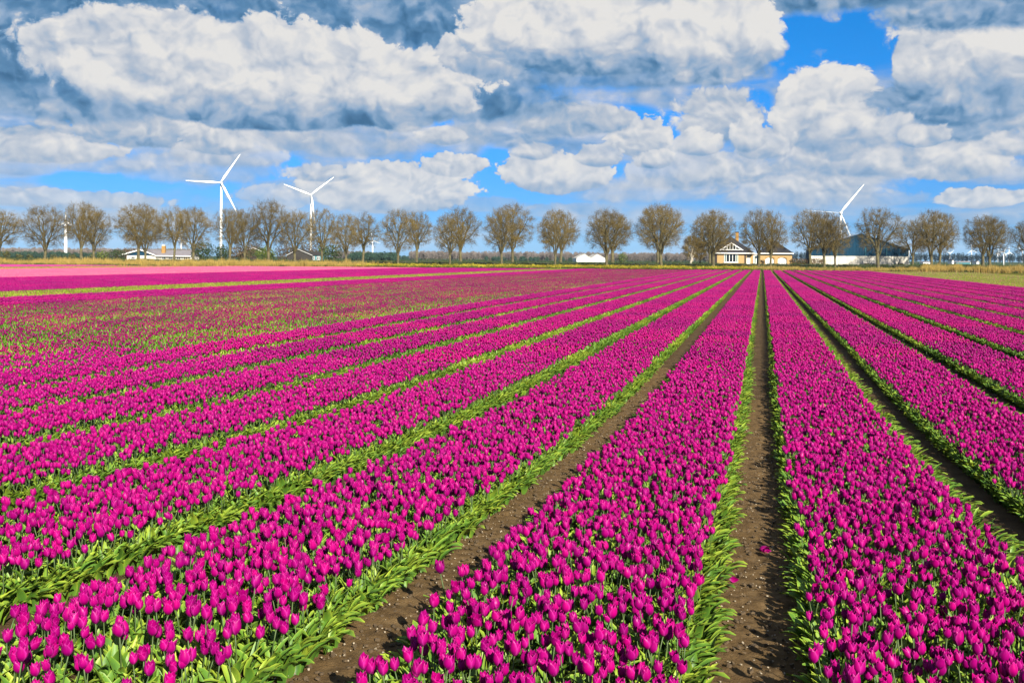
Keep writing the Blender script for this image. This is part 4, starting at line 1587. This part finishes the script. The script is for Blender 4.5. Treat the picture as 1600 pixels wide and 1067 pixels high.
def window(parent, x0, x1, z0, z1, y, panes, glass=None, fw=0.10):
    """white frame with separate panes, set proud of the wall; panes: list of relative widths, optional material per pane"""
    f = MB()
    f.box(x0, x1, y - 0.06, y + 0.05, z0, z0 + fw)
    f.box(x0, x1, y - 0.06, y + 0.05, z1 - fw, z1)
    tot = sum(w for w, _ in panes)
    x = x0
    edges = [x0]
    for w, _ in panes:
        x += (x1 - x0) * w / tot
        edges.append(x)
    for i, e in enumerate(edges):
        a = e - fw / 2 if 0 < i < len(edges) - 1 else (e if i == 0 else e - fw)
        f.box(a, a + fw, y - 0.058, y + 0.048, z0 + fw, z1 - fw)
    fo = f.build('window', M_WHITE, parent)
    for i, (w, g) in enumerate(panes):
        p = MB()
        p.box(edges[i] + fw / 2, edges[i + 1] - fw / 2, y - 0.01, y + 0.03, z0 + fw, z1 - fw)
        p.build('pane', g, fo)
    return fo

def hip_roof(parent, x0, x1, y0, y1, ze, xr, yr0, yr1, zr, mt, name='roof'):
    m = MB()
    vs = [(x0, y0, ze), (x1, y0, ze), (x1, y1, ze), (x0, y1, ze), (xr, yr0, zr), (xr, yr1, zr),
          (x0, y0, ze - .12), (x1, y0, ze - .12), (x1, y1, ze - .12), (x0, y1, ze - .12)]
    m.add(vs, [(0, 1, 4), (1, 2, 5, 4), (2, 3, 5), (3, 0, 4, 5), (6, 9, 8, 7), (0, 6, 7, 1), (1, 7, 8, 2), (2, 8, 9, 3), (3, 9, 6, 0)])
    return m.build(name, mt, parent)

def tan_house():
    Z = 240.0
    s = Z / FPX
    c = 1145.0
    b = base_at(c, Z)
    root = empty('house', b, YAW - R(9), 'tan brick bungalow with dark hipped roof and white gable dormer, garage wing attached', 'house')
    X = lambda px: (px - c) * s
    H = lambda py, px=c: zat(px, py, Z) - b[2]
    eave = H(395.2)
    # main block, butted around openings
    w = MB()
    w.box(X(1113), X(1166), 0.0, 9.5, -0.6, eave - 0.05)
    w.box(X(1166), X(1177), 1.1, 9.5, -0.6, eave - 0.05)
    w.build('wall', M_BRICK, root)
    dk = MB(); dk.box(X(1114.5), X(1121), -0.05, -0.003, 0.05, eave - 0.35)  # dark slab on the solid wall, its colour standing for the porch shade
    dk.build('dark_opening', M_SHADE, root)
    window(root, X(1131.5), X(1153), H(410), eave - 0.25, -0.06,
           [(0.9, M_GLASSG), (1.3, M_GLASS), (1.3, M_GLASS), (1.3, M_GLASS), (0.9, M_GLASSG)], fw=0.13)
    sl = MB(); sl.box(X(1131), X(1153.5), -0.2, -0.003, H(410) - 0.12, H(410)); sl.build('sill', M_WHITE, root)
    d = MB(); d.box(X(1165.2), X(1172), 1.02, 1.097, 0.0, H(399)); do = d.build('door', M_WHITE, root)
    hd = MB(); hd.box(X(1166), X(1166.8), 0.96, 1.02, 0.95, 1.1); hd.build('handle', M_SHADE, do)
    fr = MB(); fr.box(X(1162.8), X(1165.0), -0.06, -0.003, -0.4, eave - .15); fr.build('post', M_SHADE, root)
    # eaves board
    g = MB()
    g.box(X(1110.5), X(1178.2), -0.62, -0.50, eave - 0.22, eave + 0.03)
    g.build('fascia', M_WHITE, root)
    rz = H(368.3)
    hip_roof(root, X(1110.5), X(1178.2), -0.5, 10.0, eave, X(1143), 4.2, 5.6, rz, M_SLATE)
    # gabled dormer
    gz0, gz1, hw = H(390.6), H(379.2), (1160.5 - 1125.5) / 2 * s
    gx = X(1143)
    gy = 0.35
    gw = MB(); gw.prism([(gx - hw * .86, gz0), (gx + hw * .86, gz0), (gx, gz1 - .28)], gy + 0.02, gy + 0.12)
    go = gw.build('gable', M_SHADE, root)
    for k in (-1, 1):
        bb = MB()
        bb.prism([(gx + k * hw * 1.06, gz0 - .30), (gx + k * hw * 1.06, gz0 - 0.04), (gx, gz1 + .06), (gx, gz1 - .26)][::k], gy - 0.12, gy + 0.015)
        bb.build('bargeboard', M_WHITE, root)
        rr = MB()
        yb = 0.35 + (gz1 - gz0) * 1.2
        rr.add([(gx + k * hw * 1.1, gy - .1, gz0 - .02), (gx, gy - .1, gz1 + .10), (gx, yb + .6, gz1 + .10), (gx + k * hw * 1.1, gy + 0.4, gz0 - .02)], [(0, 1, 2, 3)[::k]])
        rr.build('dormer_roof', M_SLATE, root)
    fm = MB()
    fm.box(gx - hw * .80, gx + hw * .80, gy - 0.09, gy + 0.017, gz0 - 0.02, gz0 + 0.14)
    for xx, top in ((-0.38, 0.58), (-0.13, 0.83), (0.13, 0.83), (0.38, 0.58)):
        fm.box(gx + xx * hw - .06, gx + xx * hw + .06, gy - 0.09, gy + 0.017, gz0 + 0.14, gz0 + (gz1 - gz0) * top * 0.86)
    wo = fm.build('gable_window', M_WHITE, root)
    for xx0, xx1, t0, t1 in ((-0.72, -0.42, 0.10, 0.42), (-0.35, -0.16, 0.55, 0.72), (-0.10, 0.10, 0.74, 0.74), (0.16, 0.35, 0.72, 0.55), (0.42, 0.72, 0.42, 0.10)):
        pm = MB()
        pm.prism([(gx + xx0 * hw, gz0 + .14), (gx + xx1 * hw, gz0 + .14), (gx + xx1 * hw, gz0 + .16 + (gz1 - gz0) * t1 * .85), (gx + xx0 * hw, gz0 + .16 + (gz1 - gz0) * t0 * .85)], gy - 0.02, gy + 0.012)
        pm.build('pane', M_GLASS, wo)
    ch = MB(); ch.box(X(1151.8), X(1156.6), 6.0, 6.8, eave, H(362.5)); co = ch.build('chimney', M_CHIM, root)
    cp = MB(); cp.box(X(1151.2), X(1157.2), 5.9, 6.9, H(362.5), H(361.2)); cp.build('chimney_cap', M_SHADE, co)
    # glazed link
    lk = MB(); lk.box(X(1177.03), X(1186.5), 1.6, 6.0, -0.6, eave - 0.35); lk.build('link_wall', M_BRICK, root)
    window(root, X(1177.3), X(1185.5), H(412.5), H(398), 1.54, [(1, M_GLASSG), (1, M_GLASSG)], fw=0.22)
    fl = MB(); fl.box(X(1178.3), X(1186), 1.2, 6.0, eave - 0.34, eave - 0.1); fl.build('flat_roof', M_WHITE, root)
    # garage wing
    gwall = MB()
    x0, x1 = X(1186.6), X(1235)
    openings = [(X(1194.8), X(1208.2)), (X(1213.6), X(1227.2))]
    zt = H(402.2, 1210)
    xs = [x0] + [v for o in openings for v in o] + [x1]
    for i in range(0, 6, 2):
        gwall.box(xs[i], xs[i + 1], 0.4, 7.8, -0.6, zt)
    gwall.box(x0, x1, 0.4, 7.8, zt, eave - 0.05)
    for a, q in openings:
        gwall.box(a, q, 0.9, 7.8, -0.6, zt)
    gwall.build('garage_wall', M_BRICK, root)
    for a, q in openings:
        n = 9
        rise = 0.55
        arc = [(a + (q - a) * i / n, zt - rise + rise * math.sin(math.pi * i / n) ** 0.6) for i in range(n + 1)]
        dd = MB()
        dd.prism([(a + .02, -0.3), (q - .02, -0.3)] + arc[::-1], 0.62, 0.70)
        gd = dd.build('garage_door', M_WHITE, root)
        for k in range(1, 4):
            rb = MB(); zz = -0.2 + k * 0.55
            rb.box(a + .06, q - .06, 0.60, 0.618, zz, zz + 0.035)
            rb.build('door_groove', M_CREAM, gd)
        sp = MB()      # brick spandrel above the arch
        sp.prism([(a, zt)] + [(x, min(z, zt - 0.001)) for x, z in arc] + [(q, zt)], 0.42, 0.60)
        sp.build('arch', M_CHIM, root)
    gf = MB(); gf.box(X(1186), X(1237), -0.22, -0.10, eave - 0.22, eave + 0.03); gf.build('fascia', M_WHITE, root)
    hip_roof(root, X(1186), X(1237), -0.1, 8.2, eave, X(1212), 3.6, 4.6, H(376.3, 1212), M_SLATE, 'garage_roof')
tan_house()

def barn():
    Z = 252.0
    s = Z / FPX
    c = 1345.0
    b = base_at(c, Z)
    root = empty('barn', b, YAW - R(13), 'wide barn with dark teal gable sheeting above cream wall panels', 'barn')
    X = lambda px: (px - c) * s
    H = lambda py, px=c: zat(px, py, Z) - b[2]
    x0, x1 = X(1270), X(1415.5)
    ze, za, zm = H(390.8, 1400), H(366.3), H(400.2)
    n = 24
    for i in range(n):
        a, q = x0 + (x1 - x0) * i / n, x0 + (x1 - x0) * (i + 1) / n - 0.03
        for z0, z1 in ((-0.5, zm * 0.5 - 0.015), (zm * 0.5, zm - 0.01)):
            p = MB(); p.box(a, q, 0.0, 0.16, z0, z1); p.build('wall_panel', M_CREAM, root)
    roofz = lambda x: ze + (za - ze) * (1 - abs(x) / (x1 if x > 0 else -x0))
    n = 30
    for i in range(n):
        a, q = x0 + (x1 - x0) * i / n, x0 + (x1 - x0) * (i + 1) / n - 0.035
        poly = [(a, zm + 0.01), (q, zm + 0.01), (q, roofz(q))] + ([(0.0, za)] if a < 0 < q else []) + [(a, roofz(a))]
        p = MB(); p.prism(poly, -0.05 if i % 2 else -0.02, 0.14); p.build('cladding_sheet', M_TEAL, root)
    bk = MB()
    bk.prism([(x0 + .05, -0.5), (x1 - .05, -0.5), (x1 - .05, ze - .08), (0, za - .08), (x0 + .05, ze - .08)], 0.17, 18.0)
    bk.build('wall', M_TEAL, root)
    for k, xe in ((-1, x0), (1, x1)):
        r = MB()
        r.prism([(xe * 1.012, ze - 0.02), (xe * 1.012, ze + 0.16), (0, za + 0.2), (0, za + 0.02)][::k], -0.25, 18.3)
        r.build('roof', M_GREYROOF, root)
        v = MB()
        v.prism([(xe * 1.013, ze - 0.12), (xe * 1.013, ze + 0.2), (0, za + 0.24), (0, za - 0.08)][::k], -0.34, -0.255)
        v.build('verge_trim', M_TEAL, root)
        cp = MB(); cp.box(xe - 0.1, xe + 0.1, -0.06, -0.001, -0.5, ze - .1); cp.build('corner_trim', M_WHITE, root)
    for px in (1310, 1352, 1383):
        v = MB(); v.box(X(px) - .05, X(px) + .05, -0.08, -0.055, zm + .1, zm + 2.2); v.build('downpipe', M_TEALW, root)
barn()

def low_farmhouse():
    Z = 300.0
    s = Z / FPX
    c = 216.0
    b = base_at(c, Z)
    root = empty('farmhouse', b, YAW, 'low white farmhouse with grey roof and dark gable behind the reeds on the left', 'house')
    X = lambda px: (px - c) * s
    H = lambda py, px=c: max(0.2, zat(px, py, Z) - b[2])
    x0, xa, x1 = X(187), X(220), X(243.5)
    ze0, za, ze1 = H(399.3), H(389.8), H(398.6)
    w = MB()
    w.box(X(198), X(243), 0.0, 8.0, -0.4, H(399.4)); w.build('wall', M_CREAM, root)
    g = MB(); g.prism([(X(199), H(399.3)), (X(241), H(399.3)), (xa, za - .3)], 0.0, 0.2); g.build('gable', M_TEAL, root)
    for k, (xe, zz) in ((-1, (x0, ze0)), (1, (x1, ze1))):
        bb = MB(); bb.prism([(xe, zz - .22), (xe, zz + .10), (xa, za + .08), (xa, za - .28)][::k], -0.6, -0.4); bb.build('bargeboard', M_WHITE, root)
        r = MB(); r.prism([(xe, zz + .11), (xe, zz + .2), (xa, za + .2), (xa, za + .09)][::k], -0.5, 9.0); r.build('roof', M_GREYROOF, root)
    # long wing to the right
    lw = MB(); lw.box(X(243.2), X(298), 0.6, 8.0, -0.4, H(400)); lw.build('wing_wall', M_CREAM, root)
    wr = MB(); wr.add([(X(236), -0.2, H(399.0)), (X(298.5), -0.2, H(399.4)), (X(298.5), 5.0, H(390.5)), (X(226), 5.0, H(390.3)), (X(298.5), 9.5, H(399)), (X(226), 9.5, H(399))],
                      [(0, 1, 2, 3), (3, 2, 4, 5), (1, 4, 2)])
    wr.build('wing_roof', M_GREYROOF, root)
    fs = MB(); fs.box(X(243.5), X(298.6), -0.32, -0.22, H(400.6), H(399.0)); fs.build('fascia', M_WHITE, root)
    for px in (205, 252, 262, 275, 286):
        y = -0.02 if px < 243 else 0.58
        window(root, X(px), X(px + 6), 0.5, H(400.6), y, [(1, M_GLASS), (1, M_GLASS)])
    ch = MB(); ch.box(X(248.6), X(254), 2.0, 3.0, H(399), H(384)); co = ch.build('chimney', M_CHIM, root)
    cp = MB(); cp.box(X(249.2), X(253.2), 2.1, 2.9, H(384), H(382)); cp.build('chimney_pot', M_CREAM, co)
low_farmhouse()

def gable_shed(px0, pxa, px1, apex, eave, Z, wallm, roofm, label, depth=8.0, name='shed', trim=M_WHITE, right_side=0.0, cat='shed'):
    s = Z / FPX
    c = pxa
    b = base_at(c, Z)
    root = empty(name, b, YAW, label, cat)
    X = lambda px: (px - c) * s
    H = lambda py: zat(c, py, Z) - b[2]
    x0, x1, ze, za = X(px0), X(px1), H(eave), H(apex)
    w = MB(); w.prism([(x0 + .3, -0.4), (x1 - .3, -0.4), (x1 - .3, ze - .02), (0, za - .14), (x0 + .3, ze - .02)], 0.0, depth); w.build('wall', wallm, root)
    for k, xe in ((-1, x0), (1, x1)):
        r = MB(); r.prism([(xe, ze + .0), (xe, ze + .14), (0, za + .14), (0, za)][::k], -0.3, depth + .3); r.build('roof', roofm, root)
        bb = MB(); bb.prism([(xe, ze + .05), (xe, ze + .15), (0, za + .15), (0, za + .04)][::k], -0.42, -0.305); bb.build('bargeboard', trim, root)
    d = MB(); d.box(-0.9, 0.9, -0.05, -0.004, 0.0, max(1.4, ze * 0.8)); d.build('door', M_SHADE, root)
    return root, X, H
gable_shed(370, 396, 419, 387.6, 397.8, 292, M_EVER, M_DKROOF, 'dark green shed with white edged roof behind the reeds')
root, X, H = gable_shed(448, 466, 489, 390.0, 399.8, 285, M_DKROOF, M_DKROOF, 'teal and brown shed with dark roof left of the mixed green bush')
m = MB(); m.box(X(482), X(501), 1.0, 5.0, -0.4, H(399.5)); m.build('lean_to_wall', M_TEALW, root)
m = MB(); m.add([(X(486), 0.6, H(398.9)), (X(502.5), 0.6, H(398.9)), (X(498), 4.0, H(393.2)), (X(470), 4.0, H(392.2))], [(0, 1, 2, 3)]); m.build('lean_to_roof', M_DKROOF, root)
window(root, X(488), X(491), 0.6, H(400.6), 0.96, [(1, M_GLASS)])
window(root, X(494), X(499), 0.6, H(400.6), 0.96, [(1, M_GLASS), (1, M_GLASS)])

def greenhouse():
    Z = 610.0
    s = Z / FPX
    c = 923.0
    b = base_at(c, Z)
    root = empty('greenhouse', b, YAW, 'white twin gabled greenhouse in front of the far wood', 'greenhouse')
    X = lambda px: (px - c) * s
    H = lambda py: zat(c, py, Z) - b[2]
    for a, m_, q in ((901, 913.5, 923.3), (923.7, 933.5, 946)):
        w = MB(); w.prism([(X(a), -0.5), (X(q), -0.5), (X(q), H(404.2)), (X(m_), H(398)), (X(a), H(404.2))], 0.0, 40.0)
        w.build('gable_wall', M_WHITE, root)
        for k, xe in ((-1, X(a)), (1, X(q))):
            r = MB(); r.prism([(xe, H(404.2) + .02), (xe, H(404.2) + .4), (X(m_), H(398) + .45), (X(m_), H(398) + .05)][::k], -0.3, 40.3)
            r.build('roof', M_CREAM, root)
greenhouse()
for px, w, hh, mt, lb in ((1449, 13, 1.1, M_WHITE, 'low white far shed right of the barn between two bare trunks'),
                          (1505, 22, 1.3, M_TEALW, 'low teal far building below the dark tree row'),
                          (1512, 9, 1.5, M_WHITE, 'low white far building at the right end of the teal one'),
                          (1489, 3, 2.6, M_WHITE, 'narrow white far silo left of the low teal building'),
                          (1528, 4, 1.8, M_WHITE, 'small white far hut left of the last pair of bare trees')):
    Z = 760.0 + px * 0.02
    b = base_at(px, Z)
    root = empty('far_building', b, YAW, lb, 'building')
    h2 = w / 2 / FPX * Z
    m = MB(); m.box(-h2, h2, 0, 8, -0.4, hh); m.build('wall', mt, root)
    m = MB(); m.prism([(-h2 - .2, hh + 0.01), (h2 + .2, hh + 0.01), (h2 * .5, hh + .9), (-h2 * .5, hh + .9)], -0.3, 8.3); m.build('roof', M_GREYROOF, root)

# ------------------------------------------------------------------ air
hz = MB()
hz.box(-9300, 9300, -1000, 9700, -1.6, 150.0)
hm = bpy.data.materials.new('air')
hm.use_nodes = True
hm.node_tree.nodes.clear()
hn = NT(hm.node_tree)
pv = hn.new('ShaderNodeVolumePrincipled')
pv.inputs['Color'].default_value = (0.50, 0.72, 1.0, 1.0)
pv.inputs['Density'].default_value = 0.00006
ho = hn.new('ShaderNodeOutputMaterial')
hm.node_tree.links.new(pv.outputs[0], ho.inputs['Volume'])
hazeo = hz.build('haze', hm)
hazeo.rotation_euler = (0, 0, YAW)
tag(hazeo, 'thin blue air that softens the far tree line', kind='stuff')
